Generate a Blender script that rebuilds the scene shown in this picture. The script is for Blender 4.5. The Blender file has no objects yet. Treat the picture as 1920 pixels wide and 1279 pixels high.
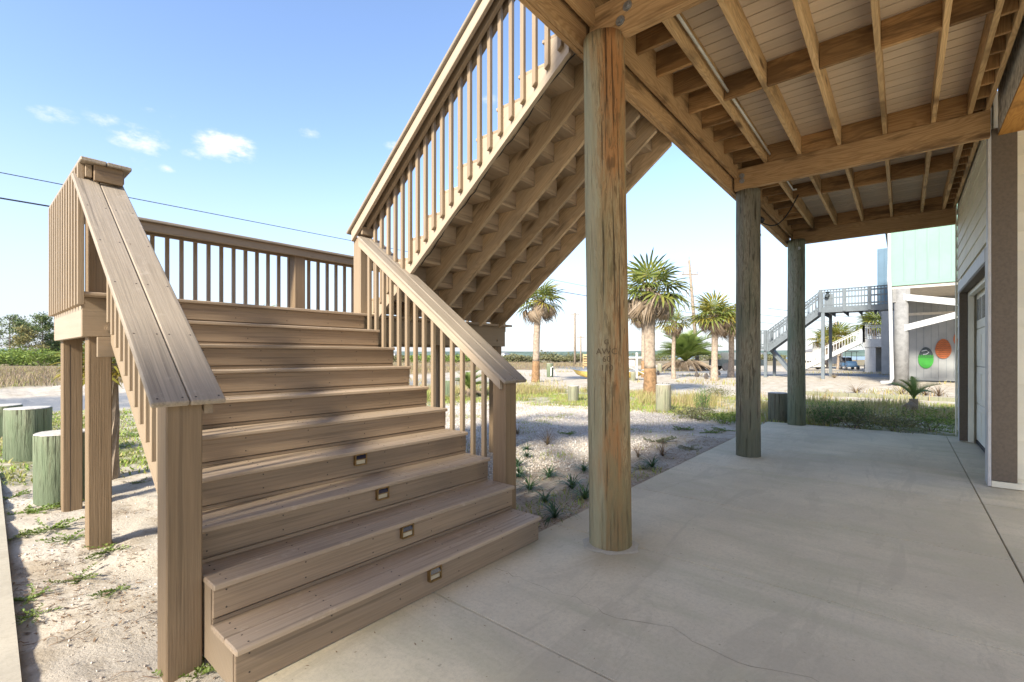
import bpy, bmesh, math, random
import numpy as np
from mathutils import Vector as V, Matrix as M4

sc = bpy.context.scene
COL = sc.collection
rnd = random.Random(7)
R = math.radians

# ------------------------------------------------------------------ camera
CAM_H = 1.392
cd = bpy.data.cameras.new('camera')
cam = bpy.data.objects.new('camera', cd); COL.objects.link(cam)
cam.location = (0, 0, CAM_H)
cam.rotation_euler = (R(90), 0, R(40.0 - 90))
cd.sensor_width = 36; cd.lens = 874.5 / 1920 * 36
cd.shift_y = 28.3 / 1920
cd.clip_start = .05; cd.clip_end = 9000
sc.camera = cam

# ------------------------------------------------------------------ light
SUN_EL, SUN_AZ = 33.0, 190.0        # azimuth of the sun, degrees from +X towards +Y
sd = V((math.cos(R(SUN_EL)) * math.cos(R(SUN_AZ)), math.cos(R(SUN_EL)) * math.sin(R(SUN_AZ)), math.sin(R(SUN_EL))))
sl = bpy.data.lights.new('sun', 'SUN'); sl.energy = 1.98; sl.angle = R(7); sl.color = (1, .935, .80)
so = bpy.data.objects.new('sun', sl); COL.objects.link(so)
so.rotation_euler = sd.to_track_quat('Z', 'Y').to_euler(); so.location = (-20, -5, 20)

def cam_dir(px, py):
    c, s = math.cos(R(40)), math.sin(R(40))
    f = V((c, s, 0)); r = V((s, -c, 0))
    return (f + r * ((px - 960) / 874.5) + V((0, 0, 1)) * ((667.8 - py) / 874.5)).normalized()

w = bpy.data.worlds.new('World'); sc.world = w; w.use_nodes = True
nt = w.node_tree; nt.nodes.clear()
def wn(t, **k):
    n = nt.nodes.new(t)
    for a, b in k.items(): setattr(n, a, b)
    return n
sky = wn('ShaderNodeTexSky', sky_type='NISHITA', sun_disc=False)
sky.sun_elevation = R(SUN_EL); sky.sun_rotation = R(90 - SUN_AZ)
sky.altitude = 0; sky.air_density = 1.0; sky.dust_density = .6; sky.ozone_density = 1.6
bg = wn('ShaderNodeBackground'); bg.inputs[1].default_value = .077
out = wn('ShaderNodeOutputWorld')
tc = wn('ShaderNodeTexCoord')
# small fair-weather clouds: noise inside a few patches of the sky, the same in every direction of view
nz = wn('ShaderNodeTexNoise'); nz.inputs['Scale'].default_value = 30; nz.inputs['Detail'].default_value = 8; nz.inputs['Roughness'].default_value = .62
mp = wn('ShaderNodeMapping'); mp.inputs['Scale'].default_value = (1, 1, 2.0)
nt.links.new(tc.outputs['Generated'], mp.inputs[0]); nt.links.new(mp.outputs[0], nz.inputs['Vector'])
acc = None
for px, py, rad, amp in ((425, 275, .066, 1.5), (400, 282, .05, 1.1), (262, 262, .060, 1.2), (100, 215, .048, .92), (125, 222, .04, .8), (195, 226, .045, .88), (358, 290, .036, .9), (740, 272, .03, 1.0), (578, 247, .04, .8), (268, 308, .04, .8), (310, 317, .025, .85), (915, 188, .035, .95), (275, 203, .03, .75), (322, 214, .03, .75), (-300, 240, .12, 1.1), (2300, 150, .14, 1.1)):
    d = cam_dir(px, py)
    sub = wn('ShaderNodeVectorMath', operation='SUBTRACT'); sub.inputs[1].default_value = d
    nt.links.new(tc.outputs['Generated'], sub.inputs[0])
    mul = wn('ShaderNodeVectorMath', operation='MULTIPLY'); mul.inputs[1].default_value = (1, 1, 2.1)
    nt.links.new(sub.outputs[0], mul.inputs[0])
    ln = wn('ShaderNodeVectorMath', operation='LENGTH'); nt.links.new(mul.outputs[0], ln.inputs[0])
    mr = wn('ShaderNodeMapRange', interpolation_type='SMOOTHSTEP'); mr.inputs[1].default_value = 0; mr.inputs[2].default_value = rad * 1.5
    mr.inputs[3].default_value = amp; mr.inputs[4].default_value = 0
    nt.links.new(ln.outputs['Value'], mr.inputs[0])
    if acc is None: acc = mr.outputs[0]
    else:
        mx = wn('ShaderNodeMath', operation='MAXIMUM'); nt.links.new(acc, mx.inputs[0]); nt.links.new(mr.outputs[0], mx.inputs[1]); acc = mx.outputs[0]
mm = wn('ShaderNodeMath', operation='MULTIPLY'); nt.links.new(acc, mm.inputs[0]); nt.links.new(nz.outputs[0], mm.inputs[1])
cr = wn('ShaderNodeMapRange', interpolation_type='SMOOTHSTEP'); cr.inputs[1].default_value = .30; cr.inputs[2].default_value = .80
nt.links.new(mm.outputs[0], cr.inputs[0])
# thin whitish veil low over the horizon
sep = wn('ShaderNodeSeparateXYZ'); nt.links.new(tc.outputs['Generated'], sep.inputs[0])
vz = wn('ShaderNodeMapRange', interpolation_type='SMOOTHSTEP'); vz.inputs[1].default_value = -.02; vz.inputs[2].default_value = .40
vz.inputs[3].default_value = .85; vz.inputs[4].default_value = 0
nt.links.new(sep.outputs['Z'], vz.inputs[0])
SKYGAIN = wn('ShaderNodeMix', data_type='RGBA', blend_type='MIX')
hs = wn('ShaderNodeHueSaturation'); hs.inputs['Saturation'].default_value = 1.04; nt.links.new(sky.outputs[0], hs.inputs['Color'])
nt.links.new(vz.outputs[0], SKYGAIN.inputs[0]); tint = wn('ShaderNodeMix', data_type='RGBA', blend_type='MULTIPLY'); tint.inputs[0].default_value = 1; nt.links.new(hs.outputs[0], tint.inputs[6]); tint.inputs[7].default_value = (1.0, .94, .96, 1); nt.links.new(tint.outputs[2], SKYGAIN.inputs[6]); SKYGAIN.inputs[7].default_value = (1.98, 2.18, 2.58, 1)
mc = wn('ShaderNodeMix', data_type='RGBA'); nt.links.new(cr.outputs[0], mc.inputs[0]); nt.links.new(SKYGAIN.outputs[2], mc.inputs[6]); mc.inputs[7].default_value = (3.3, 3.3, 3.35, 1)
nt.links.new(mc.outputs[2], bg.inputs[0]); nt.links.new(bg.outputs[0], out.inputs[0])

vs = sc.view_settings
vs.view_transform = 'Standard'; vs.look = 'None'; vs.exposure = 2.31; vs.gamma = 1; vs.use_curve_mapping = False
sc.render.engine = 'CYCLES'
cy = sc.cycles
cy.max_bounces = 10; cy.diffuse_bounces = 7; cy.glossy_bounces = 3; cy.transparent_max_bounces = 8
cy.use_denoising = True; cy.sample_clamp_indirect = 6

# ------------------------------------------------------------------ object helpers
WM = {}
def _reg(o, parent, Mw):
    COL.objects.link(o)
    if parent is not None:
        o.parent = parent
        o.matrix_local = WM[parent.name].inverted() @ Mw
    else:
        o.matrix_local = Mw
    WM[o.name] = Mw.copy()
    return o
def tag(o, label=None, cat=None, group=None, kind=None):
    if label: o['label'] = label
    if cat: o['category'] = cat
    if group: o['group'] = group
    if kind: o['kind'] = kind
    return o
def thing(name, label, cat, loc=(0, 0, 0), rz=0, group=None):
    o = bpy.data.objects.new(name, None); o.empty_display_size = .1
    _reg(o, None, M4.Translation(loc) @ M4.Rotation(rz, 4, 'Z'))
    return tag(o, label, cat, group)
def obj(name, me, mat=None, parent=None, Mw=None, label=None):
    if mat is not None and not len(me.materials): me.materials.append(mat)
    o = bpy.data.objects.new(name, me)
    _reg(o, parent, Mw if Mw is not None else M4.Identity(4))
    if label: o['label'] = label
    return o
def frombm(bm, smooth=False):
    me = bpy.data.meshes.new('mesh')
    bmesh.ops.recalc_face_normals(bm, faces=bm.faces)
    bm.to_mesh(me); bm.free()
    if smooth:
        for p in me.polygons: p.use_smooth = True
    return me
def copy_tree(o, parent=None, Mw=None, label=None, group=None):
    c = o.copy(); COL.objects.link(c)
    if parent is not None:
        c.parent = parent; c.matrix_local = o.matrix_local.copy()
        WM[c.name] = WM[parent.name] @ c.matrix_local
    else:
        c.matrix_local = Mw; WM[c.name] = Mw.copy()
    if label: c['label'] = label
    if group: c['group'] = group
    for ch in list(o.children): copy_tree(ch, c)
    return c

_cache = {}
def bar_mesh(L, w, t, k0, k1, bev, mat):
    key = (round(L, 4), round(w, 4), round(t, 4), round(k0, 4), round(k1, 4), bev, mat.name)
    if key in _cache: return _cache[key]
    bm = bmesh.new(); vs_ = []
    for sx, k in ((-1, k0), (1, k1)):
        for sy in (-1, 1):
            for sz in (-1, 1):
                z = sz * t / 2
                vs_.append(bm.verts.new((sx * L / 2 + k * z, sy * w / 2, z)))
    for q in ((0, 1, 3, 2), (4, 6, 7, 5), (0, 4, 5, 1), (2, 3, 7, 6), (0, 2, 6, 4), (1, 5, 7, 3)):
        bm.faces.new([vs_[i] for i in q])
    if bev: bmesh.ops.bevel(bm, geom=list(bm.edges), offset=min(bev, w * .3, t * .3), segments=1, affect='EDGES', profile=.5)
    me = frombm(bm); me.materials.append(mat); _cache[key] = me
    return me
def board(name, a, b, w, t, mat, parent, up=(0, 0, 1), cut=None, bev=.003, label=None):
    """A board from a to b (centre line); t is its size along 'up', w across. cut='plumb' makes vertical ends."""
    a = V(a); b = V(b); x = (b - a); L = x.length; x.normalize()
    up = V(up); z = (up - x * up.dot(x)).normalized(); y = z.cross(x)
    k0 = k1 = 0
    if cut == 'plumb':
        k = x.z / max(1e-6, math.hypot(x.x, x.y)); k0 = k1 = k
    elif isinstance(cut, tuple): k0, k1 = cut
    Mw = M4(((x.x, y.x, z.x, 0), (x.y, y.y, z.y, 0), (x.z, y.z, z.z, 0), (0, 0, 0, 1)))
    Mw.translation = (a + b) / 2
    return obj(name, bar_mesh(L, w, t, k0, k1, bev, mat), None, parent, Mw, label)
def box(name, x0, x1, y0, y1, z0, z1, mat, parent, bev=.003, label=None):
    """Axis box whose long side is the local X."""
    d = [x1 - x0, y1 - y0, z1 - z0]; c = V(((x0 + x1) / 2, (y0 + y1) / 2, (z0 + z1) / 2))
    i = max(range(3), key=lambda q: d[q])
    e = [V((1, 0, 0)), V((0, 1, 0)), V((0, 0, 1))][i]
    up = V((0, 0, 1)) if i != 2 else V((1, 0, 0))
    tt = d[2] if i != 2 else d[0]; ww = d[1] if i == 0 else (d[0] if i == 1 else d[1])
    return board(name, c - e * d[i] / 2, c + e * d[i] / 2, ww, tt, mat, parent, up, None, bev, label)
class MB:
    """Collects plain solids into one mesh."""
    def __init__(s): s.v = []; s.f = []; s.mi = []; s.m = 0
    def add(s, v, f):
        n = len(s.v); s.v += [tuple(p) for p in v]; s.f += [tuple(i + n for i in q) for q in f]; s.mi += [s.m] * len(f)
    def box(s, x0, x1, y0, y1, z0, z1):
        v = [(x, y, z) for x in (x0, x1) for y in (y0, y1) for z in (z0, z1)]
        s.add(v, ((0, 1, 3, 2), (4, 6, 7, 5), (0, 4, 5, 1), (2, 3, 7, 6), (0, 2, 6, 4), (1, 5, 7, 3)))
    def bar(s, a, b, w, t, up=(0, 0, 1)):
        a = V(a); b = V(b); x = (b - a).normalized(); up = V(up)
        if abs(up.dot(x)) > .98: up = V((1, 0, 0))
        z = (up - x * up.dot(x)).normalized(); y = z.cross(x)
        v = [p + y * (sy * w / 2) + z * (sz * t / 2) for p in (a, b) for sy in (-1, 1) for sz in (-1, 1)]
        s.add(v, ((0, 1, 3, 2), (4, 6, 7, 5), (0, 4, 5, 1), (2, 3, 7, 6), (0, 2, 6, 4), (1, 5, 7, 3)))
    def tube(s, pts, rad, n=6, cap=True):
        pts = [V(p) for p in pts]; rr = rad if isinstance(rad, (list, tuple)) else [rad] * len(pts)
        rings = []; base = len(s.v)
        for i, p in enumerate(pts):
            t = (pts[min(i + 1, len(pts) - 1)] - pts[max(i - 1, 0)]).normalized()
            u = t.cross(V((0, 0, 1)));
            if u.length < 1e-3: u = V((1, 0, 0))
            u.normalize(); q = t.cross(u)
            rings.append([p + (u * math.cos(a) + q * math.sin(a)) * rr[i] for a in [2 * math.pi * k / n for k in range(n)]])
        v = [p for r_ in rings for p in r_]; f = []
        for i in range(len(pts) - 1):
            for k in range(n):
                f.append((i * n + k, i * n + (k + 1) % n, (i + 1) * n + (k + 1) % n, (i + 1) * n + k))
        if cap: f.append(tuple(range(n))[::-1]); f.append(tuple((len(pts) - 1) * n + k for k in range(n)))
        s.add(v, f)
    def disc_ball(s, c, r, n=8, sz=1.0):
        v = [V(c) + V((0, 0, r * sz))]; rows = 4
        for i in range(1, rows):
            th = math.pi * i / rows
            for k in range(n):
                a = 2 * math.pi * k / n
                v.append(V(c) + V((r * math.sin(th) * math.cos(a), r * math.sin(th) * math.sin(a), r * sz * math.cos(th))))
        v.append(V(c) - V((0, 0, r * sz))); f = []
        for k in range(n):
            f.append((0, 1 + k, 1 + (k + 1) % n)); f.append((len(v) - 1, 1 + (rows - 2) * n + (k + 1) % n, 1 + (rows - 2) * n + k))
            for i in range(rows - 2):
                a = 1 + i * n; b = a + n
                f.append((a + k, b + k, b + (k + 1) % n, a + (k + 1) % n))
        s.add(v, f)
    def mesh(s, mats=None, smooth=False):
        me = bpy.data.meshes.new('mesh'); me.from_pydata(s.v, [], s.f)
        if mats:
            for m in (mats if isinstance(mats, (list, tuple)) else [mats]): me.materials.append(m)
            if isinstance(mats, (list, tuple)): me.polygons.foreach_set('material_index', s.mi)
        if smooth: me.polygons.foreach_set('use_smooth', [True] * len(s.f))
        me.update(); return me
    def build(s, name, mat, parent, Mw=None, smooth=False, label=None):
        """Vertices are given in world space unless Mw is passed."""
        if Mw is None:
            c = sum((V(p) for p in s.v), V()) / len(s.v); Mw = M4.Translation(c)
            s.v = [tuple(V(p) - c) for p in s.v]
        return obj(name, s.mesh(mat, smooth), None, parent, Mw, label)
def npmesh(verts, faces, mat, smooth=False, mi=None):
    """Fast mesh from numpy arrays, all faces the same number of corners."""
    me = bpy.data.meshes.new('mesh'); verts = np.asarray(verts, np.float32); faces = np.asarray(faces, np.int32)
    n = faces.shape[1]
    me.vertices.add(len(verts)); me.vertices.foreach_set('co', verts.ravel())
    me.loops.add(faces.size); me.loops.foreach_set('vertex_index', faces.ravel())
    me.polygons.add(len(faces)); me.polygons.foreach_set('loop_start', np.arange(0, faces.size, n, dtype=np.int32))
    if smooth: me.polygons.foreach_set('use_smooth', np.ones(len(faces), bool))
    for m in (mat if isinstance(mat, (list, tuple)) else [mat]): me.materials.append(m)
    if mi is not None: me.polygons.foreach_set('material_index', np.asarray(mi, np.int32))
    me.update(calc_edges=True); me.validate(); return me

# ------------------------------------------------------------------ materials
class NT:
    def __init__(s, name):
        s.m = bpy.data.materials.new(name); s.m.use_nodes = True; s.t = s.m.node_tree; s.t.nodes.clear()
        s.out = s.n('ShaderNodeOutputMaterial'); s.b = s.n('ShaderNodeBsdfPrincipled'); s.l(s.b.outputs[0], s.out.inputs[0])
    def n(s, t, **k):
        x = s.t.nodes.new(t)
        for a, b in k.items(): setattr(x, a, b)
        return x
    def l(s, a, b): s.t.links.new(a, b)
    def val(s, sock, v):
        if hasattr(v, 'is_linked') or hasattr(v, 'node'): s.l(v, sock)
        else: sock.default_value = v
    def obj(s, jitter=True):
        c = s.n('ShaderNodeTexCoord'); o = c.outputs['Object']
        if jitter:
            i = s.n('ShaderNodeObjectInfo'); m = s.n('ShaderNodeVectorMath', operation='MULTIPLY_ADD')
            cb = s.n('ShaderNodeCombineXYZ'); s.l(i.outputs['Random'], cb.inputs[0]); s.l(i.outputs['Random'], cb.inputs[1]); s.l(i.outputs['Random'], cb.inputs[2])
            s.l(cb.outputs[0], m.inputs[0]); m.inputs[1].default_value = (37, 91, 53); s.l(o, m.inputs[2]); o = m.outputs[0]
        return o
    def rand(s): return s.n('ShaderNodeObjectInfo').outputs['Random']
    def map(s, v, sc_, loc=(0, 0, 0)):
        m = s.n('ShaderNodeMapping'); m.inputs['Scale'].default_value = sc_; m.inputs['Location'].default_value = loc; s.l(v, m.inputs[0]); return m.outputs[0]
    def noise(s, v, scale=1, detail=4, rough=.55, dist=0):
        x = s.n('ShaderNodeTexNoise'); x.inputs['Scale'].default_value = scale; x.inputs['Detail'].default_value = detail
        x.inputs['Roughness'].default_value = rough; x.inputs['Distortion'].default_value = dist; s.l(v, x.inputs['Vector']); return x.outputs[0]
    def vor(s, v, scale=1, feat='F1', out='Distance'):
        x = s.n('ShaderNodeTexVoronoi', feature=feat); x.inputs['Scale'].default_value = scale; s.l(v, x.inputs['Vector']); return x.outputs[out]
    def ramp(s, f, stops, interp='LINEAR'):
        r = s.n('ShaderNodeValToRGB'); r.color_ramp.interpolation = interp; e = r.color_ramp.elements
        while len(e) < len(stops): e.new(.5)
        for i, (p, c) in enumerate(stops): e[i].position = p; e[i].color = (c[0], c[1], c[2], 1) if isinstance(c, (tuple, list)) else (c, c, c, 1)
        s.l(f, r.inputs[0]); return r.outputs[0]
    def mr(s, f, a, b, c=0, d=1, smooth=True):
        x = s.n('ShaderNodeMapRange', interpolation_type='SMOOTHSTEP' if smooth else 'LINEAR')
        for i, q in zip((1, 2, 3, 4), (a, b, c, d)): x.inputs[i].default_value = q
        s.l(f, x.inputs[0]); return x.outputs[0]
    def mix(s, f, a, b, mode='MIX'):
        x = s.n('ShaderNodeMix', data_type='RGBA', blend_type=mode); s.val(x.inputs[0], f)
        for i, q in ((6, a), (7, b)):
            if isinstance(q, (tuple, list)): x.inputs[i].default_value = (q[0], q[1], q[2], 1)
            else: s.l(q, x.inputs[i])
        return x.outputs[2]
    def math(s, op, a, b=0.0, c=None):
        x = s.n('ShaderNodeMath', operation=op); s.val(x.inputs[0], a); s.val(x.inputs[1], b)
        if c is not None: s.val(x.inputs[2], c)
        return x.outputs[0]
    def fin(s, col, rough=.7, bump=None, bs=.3, bd=.01, spec=.3, metal=0):
        s.val(s.b.inputs['Base Color'], (col[0], col[1], col[2], 1) if isinstance(col, tuple) else col)
        s.val(s.b.inputs['Roughness'], rough); s.b.inputs['Specular IOR Level'].default_value = spec; s.b.inputs['Metallic'].default_value = metal
        if bump is not None:
            x = s.n('ShaderNodeBump'); x.inputs['Strength'].default_value = bs; x.inputs['Distance'].default_value = bd
            s.l(bump, x.inputs['Height']); s.l(x.outputs[0], s.b.inputs['Normal'])
        return s.m
def sc3(c, k): return tuple(q * k for q in c)

def composite_wood(name, c, var=.18, streak=.35, rough=.68, bs=.25, weather=0.0):
    """Painted or composite board: fine lengthwise streaks, slight tone change from board to board."""
    m = NT(name); o = m.obj()
    fine = m.noise(m.map(o, (2.2, 95, 95)), 1, 5, .65)
    med = m.noise(m.map(o, (.9, 22, 22)), 1, 4, .6)
    big = m.noise(o, 1.7, 4, .6)
    col = m.mix(m.mr(fine, .3, .72, 0, streak), c, sc3(c, .55))
    col = m.mix(m.mr(med, .35, .75, 0, .35), col, sc3((c[0] * 1.12, c[1] * 1.13, c[2] * 1.2), 1))
    col = m.mix(m.mr(big, .45, .8, 0, .30), col, sc3((c[0] * .8, c[1] * .78, c[2] * .74), 1))
    sk = m.noise(m.map(o, (.7, 34, 34), (2, 5, 9)), 1, 4, .6); col = m.mix(m.mr(sk, .56, .68, 0, streak * 1.1), col, sc3(c, .5))
    if weather:
        sp = m.noise(o, 9, 6, .7); col = m.mix(m.mr(sp, .56, .72, 0, weather), col, sc3((c[0] * 1.25, c[1] * 1.3, c[2] * 1.4), 1))
    h = m.n('ShaderNodeHueSaturation'); m.l(col, h.inputs['Color']); m.l(m.mr(m.rand(), 0, 1, 1 - var, 1 + var, False), h.inputs['Value'])
    return m.fin(h.outputs[0], rough, fine, bs, .004)

def timber(name, light, dark, knot=(.09, .045, .018), grey=0.0, var=.22, stain=.35):
    """Treated pine: cathedral grain along local X, knots, dark stains."""
    m = NT(name); o = m.obj()
    warp = m.noise(m.map(o, (.55, 3, 3)), 1, 3, .5)
    v = m.n('ShaderNodeVectorMath', operation='ADD'); m.l(m.map(o, (.35, 6, 6)), v.inputs[0])
    cb = m.n('ShaderNodeCombineXYZ'); m.l(m.math('MULTIPLY', warp, 2.6), cb.inputs[1]); m.l(m.math('MULTIPLY', warp, 1.8), cb.inputs[2]); m.l(cb.outputs[0], v.inputs[1])
    wv = m.n('ShaderNodeTexWave', wave_type='RINGS', rings_direction='X'); wv.inputs['Scale'].default_value = 2.6; wv.inputs['Distortion'].default_value = 2.2
    wv.inputs['Detail'].default_value = 3; wv.inputs['Detail Scale'].default_value = 1.2; m.l(v.outputs[0], wv.inputs['Vector'])
    fine = m.noise(m.map(o, (3, 110, 110)), 1, 5, .65)
    big = m.noise(m.map(o, (.8, 2.5, 2.5)), 1, 5, .6)
    col = m.mix(m.mr(wv.outputs['Fac'], .2, 1.0, 0, .5), light, dark)
    col = m.mix(m.mr(fine, .4, .75, 0, .4), col, sc3(dark, .6))
    col = m.mix(m.mr(big, .5, .78, 0, stain), col, sc3(dark, .42))
    if grey: col = m.mix(m.mr(m.noise(m.map(o, (.6, 3, 3)), 1.3, 5, .6), .42, .66, 0, grey), col, (.28, .24, .19))
    kd = m.vor(m.map(o, (1.15, .3, 4.2)), 1); kn = m.mr(kd, .05, .19, 1, 0)
    st_ = m.mr(m.noise(m.map(o, (.9, .3, 4.5), (8, 2, 5)), 1, 5, .65), .50, .64, 0, .7); col = m.mix(st_, col, sc3(dark, .38))
    col = m.mix(m.math('MULTIPLY', kn, .9), col, knot)
    h = m.n('ShaderNodeHueSaturation'); m.l(col, h.inputs['Color']); m.l(m.mr(m.rand(), 0, 1, 1 - var, 1 + var, False), h.inputs['Value'])
    return m.fin(h.outputs[0], .72, m.math('ADD', fine, m.math('MULTIPLY', wv.outputs['Fac'], .3)), .3, .004)

def pile_wood(name, a, b, c, green, dark, pale=None):
    """Round peeled pile: vertical flakes of pale, brown and orange wood, cracks, algae towards one side."""
    m = NT(name); o = m.obj(False)
    st = m.noise(m.map(o, (15, 15, 1.7)), 1, 8, .68, 1.3)
    st2 = m.noise(m.map(o, (34, 34, 3.6), (3, 1, 8)), 1, 8, .68, 1.6)
    big = m.noise(m.map(o, (2.6, 2.6, .55), (5, 5, 2)), 1, 4, .55, .4)
    col = m.ramp(st, [(.28, sc3(a, .5)), (.42, a), (.50, b), (.56, a), (.66, sc3(b, .6))])
    col = m.mix(m.mr(big, .46, .58, 0, .8), col, c)
    col = m.mix(m.mr(st2, .515, .61, 0, .68), col, dark)
    col = m.mix(m.mr(m.noise(m.map(o, (5, 5, 1.3), (9, 2, 4)), 1, 5, .6), .46, .68, 0, .75), col, green)
    cr = m.noise(m.map(o, (48, 48, 1.1)), 1, 3, .5); crk = m.mr(cr, .33, .39, 1, 0)
    col = m.mix(m.math('MULTIPLY', crk, .75), col, sc3(dark, .3))
    kd = m.mr(m.vor(m.map(o, (6, 6, 1.9)), 1), .05, .14, 1, 0); col = m.mix(m.math('MULTIPLY', kd, .6), col, sc3(dark, .5))
    sp_ = m.n('ShaderNodeSeparateXYZ'); m.l(o, sp_.inputs[0]); foot = m.math('MULTIPLY', m.mr(m.math('ADD', sp_.outputs['Z'], m.math('MULTIPLY', st, -.9)), -.45, .35, 1, 0), .75); col = m.mix(foot, col, sc3(green, .7))
    side = m.math('ADD', m.math('MULTIPLY', sp_.outputs['X'], -4.3), m.math('MULTIPLY', sp_.outputs['Y'], 5.1)); col = m.mix(m.math('MULTIPLY', m.mr(m.math('ADD', side, m.math('MULTIPLY', st, 1.6)), 1.0, 1.75, 0, 1), .7), col, pale) if pale else col
    hgt = m.math('SUBTRACT', m.math('ADD', st, m.math('MULTIPLY', st2, .5)), m.math('MULTIPLY', crk, .6))
    return m.fin(col, .8, hgt, .9, .016, .2)

def plain(name, c, rough=.6, var=.0, nscale=6, namt=.12, bump=0, spec=.3, metal=0):
    m = NT(name); o = m.obj(); n_ = m.noise(o, nscale, 5, .6)
    col = m.mix(m.mr(n_, .35, .7, 0, 1), sc3(c, 1 + namt), sc3(c, 1 - namt))
    if var:
        h = m.n('ShaderNodeHueSaturation'); m.l(col, h.inputs['Color']); m.l(m.mr(m.rand(), 0, 1, 1 - var, 1 + var, False), h.inputs['Value']); col = h.outputs[0]
    return m.fin(col, rough, n_ if bump else None, bump or .1, .01, spec, metal)

def leafy(name, c1, c2, c3=None, rough=.6, trans=.25):
    """Leaves: tone changes from leaf clump to leaf clump with a little light passing through."""
    m = NT(name); g = m.n('ShaderNodeNewGeometry'); o = m.obj(True)
    i = m.noise(o, 2.3, 3, .6); r_ = g.outputs['Random Per Island']
    col = m.mix(r_, c1, c2)
    if c3: col = m.mix(m.mr(i, .48, .66, 0, .85), col, c3)
    m.fin(col, rough, None)
    tr = m.n('ShaderNodeBsdfTranslucent'); m.l(col, tr.inputs[0]); ms = m.n('ShaderNodeMixShader'); ms.inputs[0].default_value = trans
    m.l(m.b.outputs[0], ms.inputs[1]); m.l(tr.outputs[0], ms.inputs[2]); m.l(ms.outputs[0], m.out.inputs[0])
    return m.m

TAN = (.36, .255, .165)
MAT = {}
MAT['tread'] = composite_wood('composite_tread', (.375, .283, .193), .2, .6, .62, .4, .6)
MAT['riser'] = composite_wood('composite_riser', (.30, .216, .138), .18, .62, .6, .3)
MAT['cap'] = composite_wood('composite_cap', (.32, .265, .20), .08, .7, .6, .4, .5)
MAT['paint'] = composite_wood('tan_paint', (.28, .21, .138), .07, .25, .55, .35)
MAT['paintsunlit'] = composite_wood('sunlit_tan_paint', (.37, .295, .215), .06, .18, .5, .25)  # lighter copy of the tan paint, sunlight put into boards facing the sun
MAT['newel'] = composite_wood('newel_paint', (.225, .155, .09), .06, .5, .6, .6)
MAT['under'] = composite_wood('composite_underside', (.37, .28, .19), .2, .3, .7, .3)
MAT['deckboard'] = composite_wood('decking_underside', (.58, .465, .345), .10, .2, .7, .2)
MAT['stringer'] = timber('stringer_pine', (.54, .395, .24), (.38, .26, .145), grey=.35)
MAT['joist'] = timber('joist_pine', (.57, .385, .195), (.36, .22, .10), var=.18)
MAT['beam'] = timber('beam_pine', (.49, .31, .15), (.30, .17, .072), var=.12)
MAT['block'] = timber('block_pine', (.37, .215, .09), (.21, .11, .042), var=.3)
MAT['pile1'] = pile_wood('pile_orange', (.38, .29, .155), (.28, .175, .08), (.38, .165, .055), (.235, .195, .095), (.115, .07, .032), (.36, .345, .22))
MAT['pile2'] = pile_wood('pile_dark', (.27, .245, .17), (.18, .15, .10), (.155, .145, .11), (.14, .15, .10), (.07, .055, .035))
MAT['pile3'] = pile_wood('pile_green', (.28, .275, .20), (.20, .185, .125), (.17, .185, .125), (.15, .18, .115), (.075, .075, .045))
MAT['stump'] = pile_wood('stump_green', (.27, .285, .19), (.20, .225, .14), (.19, .22, .14), (.14, .18, .105), (.11, .10, .06))
MAT['stumpgrey'] = pile_wood('stump_grey', (.42, .38, .29), (.33, .27, .18), (.36, .32, .24), (.27, .28, .18), (.10, .075, .05))
MAT['stumptop'] = plain('stump_end_grain', (.45, .42, .37), .9, 0, 30, .2, .3)
MAT['bolt'] = plain('galvanised_steel', (.35, .36, .37), .45, 0, 20, .2, 0, .5, .7)
MAT['screw'] = plain('screw_head', (.06, .045, .035), .5)
MAT['black'] = plain('black_rubber', (.02, .02, .02), .5)
MAT['pvc'] = plain('grey_conduit', (.50, .50, .47), .4)
# ------------------------------------------------------------------ stairs, landing, deck
def extrude_yz(name, pts, x0, x1, mat, parent, label=None):
    """Polygon in the Y-Z plane given thickness along X."""
    n = len(pts); c = V(((x0 + x1) / 2, sum(p[0] for p in pts) / n, sum(p[1] for p in pts) / n))
    # local X runs along the slope so the grain follows the board
    d = V((0, pts[-1][0] - pts[0][0], pts[-1][1] - pts[0][1]))
    return c, d
def stringer(name, poly, x0, x1, slope_dir, mat, parent, label=None):
    x = V(slope_dir).normalized(); y = V((1, 0, 0)); z = x.cross(y)
    c = V(((x0 + x1) / 2, sum(p[0] for p in poly) / len(poly), sum(p[1] for p in poly) / len(poly)))
    Mw = M4(((x.x, y.x, z.x, 0), (x.y, y.y, z.y, 0), (x.z, y.z, z.z, 0), (0, 0, 0, 1))); Mw.translation = c
    inv = Mw.inverted(); bm = bmesh.new()
    a = [bm.verts.new(inv @ V((x0, p[0], p[1]))) for p in poly]; b = [bm.verts.new(inv @ V((x1, p[0], p[1]))) for p in poly]
    bm.faces.new(a); bm.faces.new(b[::-1]); n = len(poly)
    for i in range(n): bm.faces.new((a[i], b[i], b[(i + 1) % n], a[(i + 1) % n]))
    bm.normal_update(); bmesh.ops.triangulate(bm, faces=[f for f in bm.faces if len(f.verts) > 4])
    return obj(name, frombm(bm), mat, parent, Mw, label)

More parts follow.
